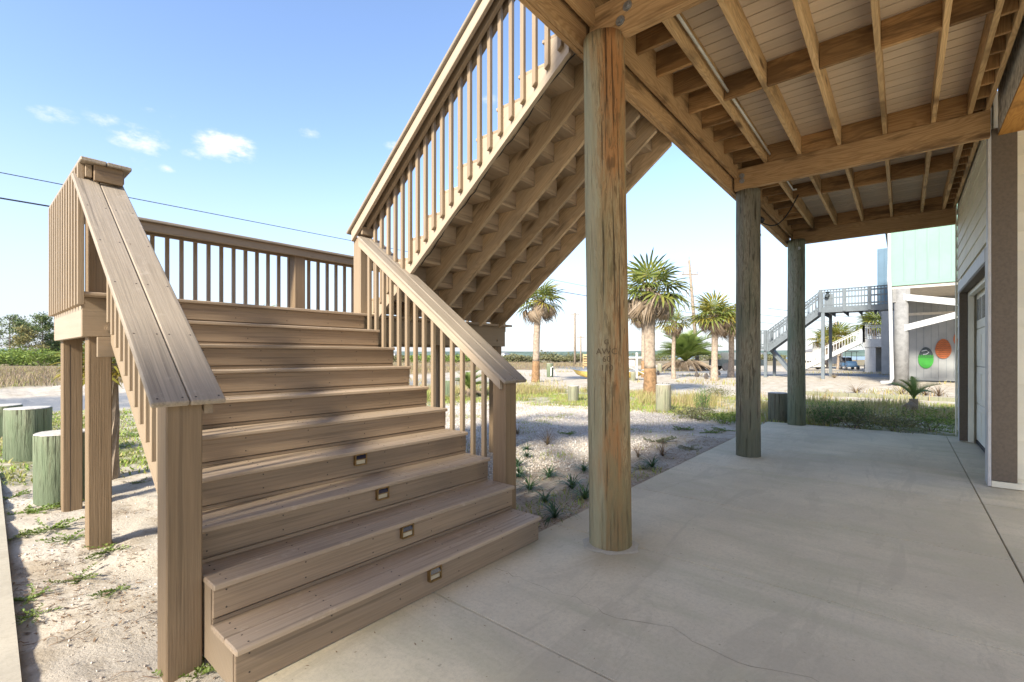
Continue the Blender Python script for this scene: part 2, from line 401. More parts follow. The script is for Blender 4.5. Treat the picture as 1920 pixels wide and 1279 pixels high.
RI, RUN, Y0, XL, XR = .185, .26, 2.088, .735, 2.835
def yn(i): return Y0 + (i - 1) * RUN
def noseline(y): return RI + (y - Y0) * RI / RUN
def capb(y): return 1.203 + (y - 2.45) * .7115      # underside of the sloping rail cap
low = thing('staircase', 'wide lower flight of tan composite steps with small solar lights, rising from the concrete', 'staircase', (1.78, 3.2, 0))
screws = MB()
for i in range(1, 11):
    y, z = yn(i), i * RI
    if i < 10:
        box('tread_board', XL, XR, y, y + .137, z - .028, z, MAT['tread'], low, .006)
        box('tread_board', XL, XR, y + .1415, y + .2985, z - .028, z - .0005, MAT['tread'], low, .004)
    if i == 1:
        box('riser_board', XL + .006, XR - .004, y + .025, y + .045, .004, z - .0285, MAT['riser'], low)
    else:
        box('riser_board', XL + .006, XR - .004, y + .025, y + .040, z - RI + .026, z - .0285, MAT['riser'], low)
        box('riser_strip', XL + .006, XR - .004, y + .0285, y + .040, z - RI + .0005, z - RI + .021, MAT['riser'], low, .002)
        box('riser_light_stop', XL + .008, XR - .006, y + .0405, y + .0465, z - RI - .05, z - RI + .06, MAT['riser'], low, 0)  # hidden strip added to stop light leaking through the riser gaps
    for sx in (.06, .43, .83, 1.27, 1.68, 2.04):
        for dy in (.035, .105, .18, .245):
            if i < 10: screws.tube([(XL + sx, y + dy, z - .002), (XL + sx, y + dy, z + .0012)], .0042, 6)
        for dz in (.045, .125):
            screws.tube([(XL + sx, y + .026, z - dz), (XL + sx, y + .0238, z - dz)], .0042, 6)
# sawtooth stringers, painted, plain side panels under the first two steps
def low_stringer(x0, x1, mat):
    p = [(yn(1) + .047, .0)]
    for i in range(1, 10): p += [(yn(i) + .047, i * RI - .0285), (yn(i + 1) + .047, i * RI - .0285)]
    p += [(4.515, 9 * RI - .0285), (4.515, noseline(4.515) - .42), (2.75, noseline(2.75) - .42), (2.65, .0)]
    stringer('stringer', p, x0, x1, (0, .26, .185), mat, low)
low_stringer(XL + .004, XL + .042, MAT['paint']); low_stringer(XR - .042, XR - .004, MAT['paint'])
for xm in (1.26, 1.79, 2.31): low_stringer(xm - .019, xm + .019, MAT['stringer'])
box('ledger_board', .665, 2.82, 4.522, 4.555, 1.385, 1.532, MAT['paint'], low)

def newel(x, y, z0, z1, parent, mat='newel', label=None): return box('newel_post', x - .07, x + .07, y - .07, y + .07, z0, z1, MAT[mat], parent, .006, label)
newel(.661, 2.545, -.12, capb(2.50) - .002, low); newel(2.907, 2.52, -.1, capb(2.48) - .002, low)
tl = math.atan2(.7115, 1)
nrm = V((0, -math.sin(tl), math.cos(tl)))
def sloped_cap(xc, ya, yb, parent, n, f, mat='cap'):
    for s in (-1, 1):
        a = V((xc + s * .0705, ya, f(ya))) + n * .014; b = V((xc + s * .0705, yb, f(yb))) + n * .014
        board('handrail_cap', a, b, .138, .028, MAT[mat], parent, n, None, .006)
        for k in range(6):
            q = a.lerp(b, (k + .06) / 5.15) + n * .0135
            for dx in (-.045, .045): screws.tube([q + V((dx, 0, 0)), q + V((dx, 0, 0)) + n * .0015], .0045, 6)
sloped_cap(.661, 2.405, 4.50, low, nrm, capb); sloped_cap(2.907, 2.405, 4.50, low, nrm, capb)
for xr, xb in ((.755, .7155), (2.815, 2.855)):
    dz = .038 / math.cos(tl)
    board('rail_board', (xr, 2.475, capb(2.475) - dz - .003), (xr, 4.52, capb(4.52) - dz - .003), .036, .076, MAT['paint' if xr < 1 else 'paintsunlit'], low, nrm, 'plumb')
    for k in range(15):
        y = 2.702 + .13 * k
        if y > 4.44: break
        zb = max(.03, noseline(y) - .19)
        board('baluster', (xb, y, zb), (xb, y, capb(y) - .016), .036, .036, MAT['paint'], low, (1, 0, 0), None, .003)
obj('screw_heads', screws.mesh(MAT['screw']), None, low)['kind'] = 'stuff'

# -------- landing
LZ = 1.85
land = thing('stair_landing', 'square tan painted landing on timber posts with balustrade where the two flights meet', 'platform', (2.9, 5.3, 0))
X0, X1, YA, YB = .585, 5.27, 4.52, 6.05
for k in range(11):
    ya = 4.428 + k * .1475
    box('floor_board', X0 - .018, X1 + .018, ya, ya + .142, LZ - .028, LZ, MAT['tread'], land, .006)
box('fascia_board', X0, X1, YA + .036, YA + .074, 1.535, LZ - .029, MAT['paint'], land)
box('fascia_board', X0, X0 + .038, YA + .0755, YB - .04, 1.533, LZ - .029, MAT['paintsunlit'], land)
box('fascia_board', X0, X1, YB - .038, YB, 1.535, LZ - .029, MAT['paint'], land)
box('fascia_board', X1 - .038, X1, YA + .0755, YB - .04, 1.533, LZ - .029, MAT['paint'], land)
for k in range(11): box('floor_joist', 1.0 + .4 * k - .019, 1.0 + .4 * k + .019, YA + .076, YB - .04, 1.59, LZ - .03, MAT['stringer'], land)
for bx, bz in ((.735, 1.785), (.735, 1.60), (5.1, 1.62)):
    mb = MB(); mb.tube([(bx, YA + .0355, bz), (bx, YA + .030, bz)], .026, 12); mb.tube([(bx, YA + .030, bz), (bx, YA + .017, bz)], .015, 8)
    mb.build('bolt', MAT['paint'], land)
for x, y, zt in ((.692, 4.665, 2.745), (.692, 5.94, 2.745), (5.17, 4.665, 1.534), (5.17, 5.94, 2.745), (2.81, 5.94, 2.745), (4.1, 5.94, 1.534)):
    box('landing_post', x - .068, x + .068, y - .068, y + .068, -.25, zt, MAT['newel'], land, .006)
newel(2.90, 4.60, -.1, 2.70, land, 'paint')
box('crack', .672, .677, 5.8712, 5.874, -.1, 1.5, MAT['screw'], land, 0)
# level balustrades: left, back, right
def level_rail(p, q, out, skip=()):
    p = V(p); q = V(q); d = (q - p).normalized(); o = V(out)
    for s in (-1, 1):
        board('handrail_cap', p + o * (.0705 * s) + V((0, 0, 2.76)), q + o * (.0705 * s) + V((0, 0, 2.76)), .138, .028, MAT['cap'], land, (0, 0, 1), None, .005)
    for s in (-1, 1):
        board('rail_board', p + d * .06 + o * (.089 * s) + V((0, 0, 2.70)), q - d * .06 + o * (.089 * s) + V((0, 0, 2.70)), .036, .088, MAT['paint'], land)
    n = int((q - p).length / .13)
    for k in range(n):
        c = p + d * (.10 + .13 * k) + o * .127
        board('baluster', c + V((0, 0, 1.755)), c + V((0, 0, 2.744)), .036, .036, MAT['paint'], land, (1, 0, 0), None, .003)
    for k in range(int(n / 3)):
        c = p + d * (.25 + .39 * k)
        board('rail_cleat', c + o * -.066 + V((0, 0, 2.728)), c + o * .066 + V((0, 0, 2.728)), .036, .034, MAT['paint'], land)
level_rail((.69, 4.34, 0), (.69, 6.08, 0), (-1, 0, 0))
level_rail((.84, 5.945, 0), (5.17, 5.945, 0), (0, 1, 0))
level_rail((5.17, 4.5, 0), (5.17, 5.8, 0), (1, 0, 0))
box('rail_end', .625, .785, 4.365, 4.40, 2.632, 2.745, MAT['newel'], land)
box('rail_end', .835, .975, 4.50, 4.527, 2.66, 2.66 + .001, MAT['paint'], land) if False else None

# -------- upper flight
up = thing('staircase', 'steep upper flight seen from below, raw pine stringers, climbing from landing to deck', 'staircase', (4.0, 3.2, 1.85))
def ynk(k): return 1.93 + (4.08 - (LZ + .185 * k)) / .76
def lowedge(y): return 3.69 + (1.93 - y) * .76
for k in range(1, 12):
    y, z = ynk(k), LZ + .185 * k
    box('tread_board', 2.9725, 5.03, y - .133, y, z - .028, z, MAT['under'], up, .004)
    box('tread_board', 2.9725, 5.03, y - .286, y - .1332, z - .028, z - .0005, MAT['under'], up, .004)
    box('riser_board', 2.975, 5.02, y - .04, y - .02, z - .185 + .027, z - .0285, MAT['under'], up)
    box('riser_strip', 2.975, 5.02, y - .0365, y - .023, z - .185 + .0005, z - .185 + .026, MAT['under'], up, .002) if k > 1 else None
box('riser_board', 2.975, 5.02, 1.912, 1.932, 3.915, 4.2, MAT['under'], up)
poly = [(4.44, 1.80), (4.44, 1.852), (ynk(1) - .042, 1.852)]
for k in range(1, 12):
    zt = LZ + .185 * k - .0285
    poly += [(ynk(k) - .042, zt), (max(1.935, ynk(k + 1) - .042), zt)]
poly += [(1.935, lowedge(1.935)), (1.93 + (3.69 - 1.80) / .76, 1.80)]
for j, x in enumerate((2.989, 3.40, 3.80, 4.20, 4.60, 5.0)):
    stringer('stringer', poly, x - .019, x + .019, (0, -1, .76), MAT['paintsunlit'] if j == 0 else MAT['stringer'], up,
             'tan painted outer stringer in sunlit tone' if j == 0 else None)
th = math.atan(.79); n2 = V((0, math.sin(th), math.cos(th)))
def capu(y): return 2.742 + (4.69 - y) * .79
for s in (-1, 1):
    a = V((2.903 + s * .0705, 4.70, capu(4.70))) + n2 * .014; b = V((2.903 + s * .0705, 1.75, capu(1.75))) + n2 * .014
    board('handrail_cap', a, b, .138, .028, MAT['cap'], up, n2, None, .005)
for x, m_ in ((2.812, 'paintsunlit'), (2.992, 'paint')):
    dz = .045 / math.cos(th)
    board('rail_board', (x, 4.655, capu(4.655) - dz - .003), (x, 1.80, capu(1.80) - dz - .003), .036, .088, MAT[m_], up, n2, 'plumb')
board('rail_board', (2.905, 4.50, capu(4.50) - .062), (2.905, 1.9, capu(1.9) - .062), .04, .07, MAT['paint'], up, n2, 'plumb')
box('rail_end', 2.832, 2.972, 4.495, 4.526, 2.715, 2.80, MAT['paint'], up)
for k in range(21):
    y = 4.43 - .1217 * k
    board('baluster', (2.951, y, lowedge(y) + .085), (2.951, y, capu(y) - .03), .036, .036, MAT['paint'], up, (0, 1, 0), (-.76, 0), .003)
newel(2.90, 1.70, 3.98, 5.25, up, 'paint')
# far-side rail of the upper flight
board('rail_board', (5.06, 4.655, capu(4.655) - .06), (5.06, 1.80, capu(1.80) - .06), .036, .088, MAT['paint'], up, n2, 'plumb')
for s in (-1, 1):
    a = V((5.10 + s * .0705, 4.70, capu(4.70))) + n2 * .014; b = V((5.10 + s * .0705, 1.75, capu(1.75))) + n2 * .014
    board('handrail_cap', a, b, .138, .028, MAT['cap'], up, n2, None, .005)
for k in range(21):
    y = 4.43 - .1217 * k
    board('baluster', (5.04, y, lowedge(y) + .20), (5.04, y, capu(y) - .03), .036, .036, MAT['paint'], up, (0, 1, 0), (-.76, 0), .003)
cb = MB(); pts = []
for k in range(30):
    y = 3.75 - k * .063
    pts.append((3.035 + .012 * math.sin(k * .7), y, lowedge(y) + .012 + .02 * math.sin(k * 1.3) ** 2))
cb.tube(pts, .005, 6); tag(cb.build('cable', MAT['black'], None), 'thin dark cable strung along the underside of the upper flight', 'cable')

# -------- elevated deck on piles
ZB, ZJ, ZF = 3.69, 3.972, 4.207
deck = thing('deck', 'elevated pine deck seen from below, on thick round piles along the concrete patio', 'deck', (4, .5, 0))
XB = (3.1, 7.0, 11.15)
def pile(x, y, r0, r1, z1, mat, lean, label, zs=0.0):
    n, rows = 40, 46; vs_ = []; rr = random.Random(int(x * 10))
    ph = [rr.uniform(0, 6.28) for _ in range(8)]
    for i in range(rows + 1):
        t = i / rows; z = -.12 + (z1 + .12) * t; r = r0 + (r1 - r0) * t
        for k in range(n):
            a = 2 * math.pi * k / n
            d = r * (1 + .014 * math.sin(2 * a + ph[0] + z * .7) + .010 * math.sin(5 * a + ph[1] + z * 1.3) + .008 * math.sin(11 * a + ph[2] + math.sin(z * 2 + ph[3])) + .006 * math.sin(z * 5 + ph[4] + 3 * a))
            vs_.append((d * math.cos(a), d * math.sin(a), z))
    f = [(i * n + k, i * n + (k + 1) % n, (i + 1) * n + (k + 1) % n, (i + 1) * n + k) for i in range(rows) for k in range(n)]
    vs_.append((0, 0, z1)); c = len(vs_) - 1
    me = bpy.data.meshes.new('mesh'); me.from_pydata(vs_, [], f + [(rows * n + k, rows * n + (k + 1) % n, c) for k in range(n)])
    me.polygons.foreach_set('use_smooth', [True] * rows * n + [False] * n); me.update()
    Mw = M4.Translation((x, y, 0)) @ M4.Rotation(lean[0], 4, 'X') @ M4.Rotation(lean[1], 4, 'Y')
    return obj('timber_pile', me, MAT[mat], deck, Mw, label)
pile(3.12, 1.665, .156, .146, ZB + .01, 'pile1', (-.004, -.020), 'nearest round pile, peeled to orange brown wood')
pile(7.14, 1.665, .158, .152, ZB + .01, 'pile2', (0, -.004), 'dark weathered middle pile')
pile(10.98, 1.665, .162, .150, ZB + .05, 'pile3', (0, -.004), 'greenish farthest pile')
# double cross beams with blocking above
for j, x in enumerate(XB):
    xa = x - .055 if j < 2 else x
    for d in (0, .040): box('cross_beam', xa + d, xa + d + .038, -.698, 1.80, ZB + .001 * (d > 0), ZJ, MAT['beam'], deck)
# burnt maker's marks on the nearest pile, flat print wrapped on its surface
MAT['char'] = plain('charred_mark', (.14, .095, .052), .9)
def brand(txt, zc, size):
    cu = bpy.data.curves.new('t', 'FONT'); cu.body = txt; cu.size = size; cu.align_x = 'CENTER'; cu.resolution_u = 2
    to = bpy.data.objects.new('t', cu); me = bpy.data.meshes.new_from_object(to); bpy.data.objects.remove(to)
    bm = bmesh.new(); bm.from_mesh(me); bmesh.ops.triangulate(bm, faces=bm.faces); bmesh.ops.subdivide_edges(bm, edges=list(bm.edges), cuts=1)
    for v in bm.verts:
        a = R(205) + v.co.x / .156; zz = zc + v.co.y; q = .1635 - .0028 * zz / 1.0; v.co = (3.12 - .020 * zz + q * math.cos(a), 1.665 + .004 * zz + q * math.sin(a), zz)
    me2 = bpy.data.meshes.new('mesh'); bm.to_mesh(me2); bm.free(); return obj('burnt_mark', me2, MAT['char'], deck)
for tx, zc, s_ in (('G', 1.475, .05), ('AWC', 1.405, .062), ('60', 1.352, .06), ('110', 1.29, .06)): brand(tx, zc, s_)
# edge beam (two plies), rim joist set back above it
for xa, xb in ((-5.5, 3.05), (3.052, 7.0), (7.002, 11.28)):
    box('edge_beam', xa, xb, 1.868, 1.906, ZB - .001, ZJ + .004, MAT['beam'], deck)
    box('edge_beam', xa, xb, 1.828, 1.866, ZB + .002, ZJ - .01, MAT['beam'], deck)
    box('rim_joist', xa, xb, 1.752, 1.79, ZJ - .13, ZF - .002, MAT['beam'], deck)
JY = (1.41, 1.02, .60, .165, -.255, -.545)
for y in JY:
    for a, b, dy in ((-5.5, 3.13, .0), (3.05, 7.08, .0), (6.96, 11.24, .0)):
        if b > 3.2:
            pass
    box('joist', -5.5, 3.06, y - .02, y + .02, ZJ + .002, ZF, MAT['joist'], deck)
    box('joist', 3.065, 7.02, y - .02, y + .02, ZJ + .002, ZF, MAT['joist'], deck)
    box('joist', 7.025, 11.25, y - .02, y + .02, ZJ + .002, ZF, MAT['joist'], deck)
box('ledger_board', -5.5, 11.25, -.698, -.66, ZJ - .002, ZF, MAT['joist'], deck)
ys = sorted(JY, reverse=True)
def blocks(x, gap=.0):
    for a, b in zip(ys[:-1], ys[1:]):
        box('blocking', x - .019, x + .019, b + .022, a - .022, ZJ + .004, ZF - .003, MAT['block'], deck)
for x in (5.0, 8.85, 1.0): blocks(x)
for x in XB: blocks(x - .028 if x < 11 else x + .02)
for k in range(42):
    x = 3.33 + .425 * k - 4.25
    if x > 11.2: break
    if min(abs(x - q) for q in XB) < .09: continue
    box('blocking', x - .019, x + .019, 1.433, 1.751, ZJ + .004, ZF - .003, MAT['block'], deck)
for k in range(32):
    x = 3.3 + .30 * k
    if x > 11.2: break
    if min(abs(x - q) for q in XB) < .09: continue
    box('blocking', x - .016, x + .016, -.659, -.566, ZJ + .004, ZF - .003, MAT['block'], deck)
for k in range(114):
    x = -5.5 + k * .1475
    box('deck_board', x, x + .1345, -.76, 1.95, ZF + .001, ZF + .028, MAT['deckboard'], deck, 0)
box('gap_light_blocker', -5.5, 11.25, -.761, 1.945, ZF + .030, ZF + .034, MAT['block'], deck, 0)  # unseen dark sheet added over the boards to keep their gaps dark
box('rim_joist', 11.252, 11.29, -.70, 1.905, ZJ - .10, ZF, MAT['beam'], deck)
# bolts and plates on the beams
for (x, y, z) in ((3.043, 1.49, 3.86), (3.043, 1.545, 3.78), (6.943, 1.70, 3.87), (6.943, 1.70, 3.80), (11.148, 1.55, 3.72)):
    mb = MB(); mb.tube([(x + .003, y, z), (x - .008, y, z)], .034, 12); mb.tube([(x - .008, y, z), (x - .024, y, z)], .018, 6); mb.build('bolt', MAT['bolt'], deck)
for (x, y, z) in ((10.84, 1.60, 3.55), (10.84, 1.66, 3.45)):
    mb = MB(); mb.tube([(x + .02, y, z), (x - .012, y, z)], .03, 10); mb.build('bolt', MAT['bolt'], deck)
# conduit along the first joist
cd_ = thing('conduit', 'grey electrical conduit clipped along the outermost full deck joist', 'pipe', (5, 1.36, 4.08))
for pts in (((3.2, 1.352, 4.06), (4.2, 1.348, 4.055), (4.98, 1.35, 4.05)), ((5.02, 1.352, 4.06), (6.0, 1.345, 4.05), (6.9, 1.35, 4.055)), ((7.05, 1.352, 4.05), (7.9, 1.35, 4.05), (8.6, 1.35, 4.05), (8.6, 1.30, 4.05))):
    mb = MB(); mb.tube(pts, .013, 8); mb.build('pipe_run', MAT['pvc'], cd_, smooth=True)
fl = thing('flood_light', 'small twin flood light hanging on a black cord from the edge beam', 'light fixture', (8.55, 1.78, 3.6))
mb = MB(); p0 = V((8.75, 1.30, 4.0)); p1 = V((8.50, 1.80, 3.60))
mb.tube([p0.lerp(p1, t / 10) + V((0, 0, -.24 * math.sin(math.pi * t / 10))) for t in range(11)], .010, 6); mb.build('cord', MAT['black'], fl)
mb = MB(); mb.tube([(8.44, 1.815, 3.64), (8.54, 1.79, 3.63)], .05, 8); mb.build('mount', MAT['black'], fl)
for q in ((8.42, 1.86, 3.50), (8.52, 1.82, 3.45)):
    mb = MB(); mb.tube([V((8.48, 1.82, 3.60)), V(q), V(q) + V((0, .0, -.07))], [.014, .022, .034], 8); mb.build('lamp_head', MAT['bolt'], fl)

# -------- solar lights on the lower risers
MAT['brass'] = plain('aged_brass', (.22, .135, .05), .45, 0, 40, .2, 0, .5, .6)
MAT['solar'] = plain('solar_cell', (.015, .017, .035), .25, 0, 10, .1, 0, .6)
MAT['lens'] = plain('frosted_lens', (.50, .42, .28), .4, 0, 10, .1)
ordn = ('lowest', 'second', 'third', 'fourth')
for i in range(4):
    y = yn(i + 1) + .025; z = .126 + i * .185 - .003; x = 1.80
    s = thing('step_light', 'small brass solar light on the %s riser of the lower flight' % ordn[i], 'step light', (x, y, z), 0, 'solar lights on the risers')
    mb = MB(); w_, h_ = .042, .036
    mb.bar((x - w_, y - .012, z - h_), (x - w_, y - .012, z + h_), .008, .024, (0, 1, 0)); mb.bar((x + w_, y - .012, z - h_), (x + w_, y - .012, z + h_), .008, .024, (0, 1, 0))
    mb.bar((x - w_, y - .014, z + h_), (x + w_, y - .014, z + h_), .028, .007); mb.bar((x - w_, y - .014, z - h_), (x + w_, y - .014, z - h_), .028, .007); mb.bar((x - w_, y - .014, z), (x + w_, y - .014, z), .022, .006)
    mb.build('frame', MAT['brass'], s)
    mb = MB(); mb.add([(x - w_ + .004, y - .008, z + h_ - .004), (x + w_ - .004, y - .008, z + h_ - .004), (x + w_ - .004, y - .024, z + .003), (x - w_ + .004, y - .024, z + .003), (x - w_ + .004, y - .001, z + h_ - .004), (x + w_ - .004, y - .001, z + h_ - .004), (x + w_ - .004, y - .001, z + .003), (x - w_ + .004, y - .001, z + .003)], ((0, 1, 2, 3), (4, 7, 6, 5), (0, 3, 7, 4), (1, 5, 6, 2), (0, 4, 5, 1), (3, 2, 6, 7)))
    mb.build('solar_panel', MAT['solar'], s)
    mb = MB(); mb.box(x - w_ + .005, x + w_ - .005, y - .014, y - .001, z - h_ + .004, z - .003); mb.build('lens', MAT['lens'], s)

# ------------------------------------------------------------------ house
MAT['siding'] = plain('cream_siding', (.70, .66, .52), .6, .03, 3, .06, .1)
MAT['trim'] = plain('brown_trim', (.135, .107, .078), .6, 0, 40, .1, .2)
MAT['trimgrey'] = plain('pale_trim', (.50, .495, .48), .5, 0, 10, .06)
MAT['doorpaint'] = plain('cream_door', (.80, .76, .63), .45, 0, 3, .05)
MAT['glass'] = plain('door_glass', (.20, .21, .21), .1, 0, 3, .05, 0, .6)
MAT['soffit'] = timber('varnished_soffit', (.42, .21, .05), (.28, .12, .025), var=.05)
MAT['whitewash'] = plain('flaking_whitewash', (.48, .46, .40), .8, 0, 14, .35, .3)
house = thing('house', 'cream lap sided house wall with brown trim and garage door beside the patio', 'house', (9, -.7, 0))
XC, YW, XE = 7.06, -.70, 11.25
OX0, OX1, OZ = 7.34, 10.5, 2.44
EXP = .197
mb = MB(); mb.box(XC + .03, OX0, -5, YW - .035, 0, 4.2); mb.box(OX1 + .02, XE - .01, -5, YW - .035, 0, 4.2); mb.box(OX0, OX1 + .02, -5, YW - .035, OZ + .02, 4.2); mb.box(XC + .03, XE - .01, -5.4, -5.0, 0, 4.2)
mb.box(OX0 + .02, OX1 - .02, -1.6, -.99, -.0, 2.6)
mb.build('wall', MAT['siding'], house)
def lap(name, a, b, out, z0, label=None):
    """One lap board: bottom edge stands proud of the one beneath."""
    a = V(a); b = V(b); o = V(out)
    v = []
    for p in (a, b): v += [p + V((0, 0, z0)) + o * .016, p + V((0, 0, z0 + EXP + .02)) + o * .004, p + V((0, 0, z0 + EXP + .02)) - o * .006, p + V((0, 0, z0)) + o * .002]
    m_ = MB(); m_.add(v, ((0, 1, 5, 4), (1, 2, 6, 5), (2, 3, 7, 6), (3, 0, 4, 7), (0, 3, 2, 1), (4, 5, 6, 7)))
    return m_.build(name, MAT['siding'], house)
k = 0
z = .12
while z < 4.15:
    o = (0, 1, 0)
    if z < OZ + .12:
        lap('lap_board', (XC + .13, YW - .03, 0), (OX0 - .075, YW - .03, 0), o, z); lap('lap_board', (OX1 + .10, YW - .03, 0), (XE, YW - .03, 0), o, z)
    else: lap('lap_board', (XC + .13, YW - .03, 0), (XE, YW - .03, 0), o, z)
    if z < 3.8: lap('lap_board', (XC + .022, -.90, 0), (XC + .022, -5, 0), (-1, 0, 0), z)
    z += EXP
box('corner_board', XC - .005, XC + .022, -.905, YW - .016, .075, 3.80, MAT['trim'], house, .004, 'brown corner board')
box('corner_board', XC - .004, XC + .12, YW - .015, YW + .012, .01, 4.18, MAT['trimgrey'], house)
box('base_trim', XC - .002, XC + .03, -5, YW - .016, .006, .07, MAT['siding'], house)
box('corner_board', XE - .10, XE, YW - .012, YW + .006, .01, 4.1, MAT['siding'], house)
# garage opening: deep brown jambs and head, pale outer casing, cream frame, sectional door
box('casing', OX0 - .07, OX0 - .002, YW - .014, YW + .006, .01, OZ + .15, MAT['trimgrey'], house)
box('casing', OX0 - .002, OX1 + .10, YW - .012, YW + .010, OZ, OZ + .15, MAT['trimgrey'], house)
box('casing', OX1 + .002, OX1 + .10, YW - .013, YW + .006, .01, OZ - .002, MAT['trimgrey'], house)
box('jamb', OX1 - .02, OX1, -.795, YW + .002, .02, OZ - .002, MAT['trim'], house); box('jamb', OX0, OX0 + .02, -.795, YW + .002, .02, OZ - .002, MAT['trim'], house)
box('head_jamb', OX0 + .022, OX1 - .022, -.795, YW + .002, OZ - .025, OZ - .003, MAT['trim'], house)
box('door_frame', OX1 - .07, OX1 - .022, -.865, -.797, .01, OZ - .028, MAT['doorpaint'], house); box('door_frame', OX0 + .022, OX0 + .07, -.865, -.797, .01, OZ - .028, MAT['doorpaint'], house)
box('door_frame', OX0 + .022, OX1 - .022, -.867, -.80, OZ - .09, OZ - .029, MAT['doorpaint'], house)
gd = obj('garage_door', MB().mesh() if False else (lambda m_: (m_.box(OX0 + .03, OX1 - .03, -.955, -.93, .06, 2.42), m_.mesh(MAT['doorpaint']))[1])(MB()), None, house)
for j in range(4):
    z0 = .065 + j * .585
    p_ = box('door_panel', OX0 + .05, OX1 - .05, -.929, -.895, z0, z0 + .578, MAT['doorpaint'], gd, .008)
    for q in range(5):
        xa = OX0 + .14 + q * .595
        if j < 3:
            box('raised_panel', xa, xa + .5, -.8955, -.887, z0 + .10, z0 + .48, MAT['doorpaint'], gd, .006)
        else:
            for g in range(4):
                box('window', xa + g * .128, xa + g * .128 + .098, -.8965, -.889, z0 + .13, z0 + .46, MAT['glass'], gd, .002)
box('door_seal', OX0 + .03, OX1 - .03, -.935, -.89, .005, .058, MAT['black'], gd)
# the floor beam of the house over the open bay, with varnished underside
box('floor_beam', -5.5, XC - .004, -.80, -.7625, 3.74, 4.27, MAT['whitewash'], house)
box('soffit_board', -5.5, XC - .004, -2.3, -.764, 3.715, 3.738, MAT['soffit'], house)

# ------------------------------------------------------------------ concrete patio
def concrete(name, c, stain):
    m = NT(name); o = m.n('ShaderNodeTexCoord').outputs['Object']
    n1 = m.noise(o, .7, 6, .6, .3); n2 = m.noise(o, 5, 6, .65); n3 = m.noise(o, 160, 3, .7); n4 = m.noise(m.map(o, (3.5, .8, 1), (4, 4, 0)), 1, 6, .6)
    col = m.mix(m.mr(n1, .35, .68), sc3(c, 1.05), sc3(c, .80))
    col = m.mix(m.mr(n4, .44, .70, 0, .7), col, stain)
    col = m.mix(m.mr(n2, .48, .74, 0, .4), col, sc3(c, .72)); col = m.mix(m.mr(n3, .45, .8, 0, .45), col, sc3(c, .62))
    sp = m.mr(m.noise(m.map(o, (1, 1, 1), (7, 2, 1)), 26, 2, .5), .70, .76, 0, .5); col = m.mix(sp, col, sc3(c, .3))
    n5 = m.noise(o, 42, 5, .75); col = m.mix(m.mr(n5, .42, .70, 0, .42), col, sc3(c, .66)); col = m.mix(m.mr(m.noise(m.map(o, (26, 3, 1)), 1, 4, .7), .52, .72, 0, .3), col, sc3(c, .72))
    pm = m.mr(m.noise(m.map(o, (.35, 1.6, 1), (2, 7, 0)), 1.4, 7, .7, 1.2), .53, .60, 0, .35); col = m.mix(pm, col, sc3(c, .66))
    # rust-brown ring where water stands round the nearest pile
    d = m.n('ShaderNodeVectorMath', operation='DISTANCE'); m.l(o, d.inputs[0]); d.inputs[1].default_value = (3.0, 1.52, 0)
    ring = m.math('MULTIPLY', m.mr(m.math('ADD', d.outputs['Value'], m.math('MULTIPLY', n2, .35)), .25, .62, 1, 0), .42); col = m.mix(ring, col, (.30, .235, .13))
    return m.fin(col, .8, m.math('ADD', n3, m.math('MULTIPLY', n2, .6)), .22, .004, .25)
MAT['concrete'] = concrete('patio_concrete', (.63, .555, .40), (.47, .435, .29))
MAT['concrete2'] = concrete('path_concrete', (.47, .42, .33), (.40, .36, .26))
MAT['joint'] = plain('joint_dirt', (.25, .215, .155), .9)
slab = obj('patio', (lambda m_: (m_.box(-6.2, 11.05, -9, 2.20, -.16, -.012), m_.mesh(MAT['joint']))[1])(MB())); slab['kind'] = 'structure'
xs = [-6.2, -4.4, -2.85, -1.3, .25, 1.81, 3.19, 4.62, 6.22, 7.80, 9.27, 11.1]
for a, b in zip(xs[:-1], xs[1:]):
    for y0, y1 in ((-.568, 2.21), (-9, -.575)):  # second row extended out of view to bounce sunlight under the deck
        bm = bmesh.new(); bmesh.ops.create_cube(bm, size=1)
        for v in bm.verts: v.co = ((a + .0025) if v.co.x < 0 else (b - .0025), y0 if v.co.y < 0 else y1 - (.06 * max(0, (v.co.x and 0))), -.11 if v.co.z < 0 else 0.0)
        bmesh.ops.bevel(bm, geom=list(bm.edges), offset=.004, segments=2, affect='EDGES')
        obj('concrete_panel', frombm(bm), MAT['concrete'], slab)
# crack wandering across the second panel
pts = []; rc = random.Random(3); yy = 2.05; xx = 2.27
while yy > -.5:
    pts.append((xx, yy)); yy -= rc.uniform(.03, .09); xx += rc.uniform(-.035, .036) + (2.30 - xx) * .1
v = []; f = []
for i, (x, y) in enumerate(pts):
    h = .0007 + .0014 * rc.random() ** 2
    v += [(x - h, y, .0008), (x + h, y, .0008)]
    if i: f.append((2 * i - 2, 2 * i - 1, 2 * i + 1, 2 * i))
me = bpy.data.meshes.new('mesh'); me.from_pydata(v, [], f); obj('crack', me, MAT['joint'], slab)
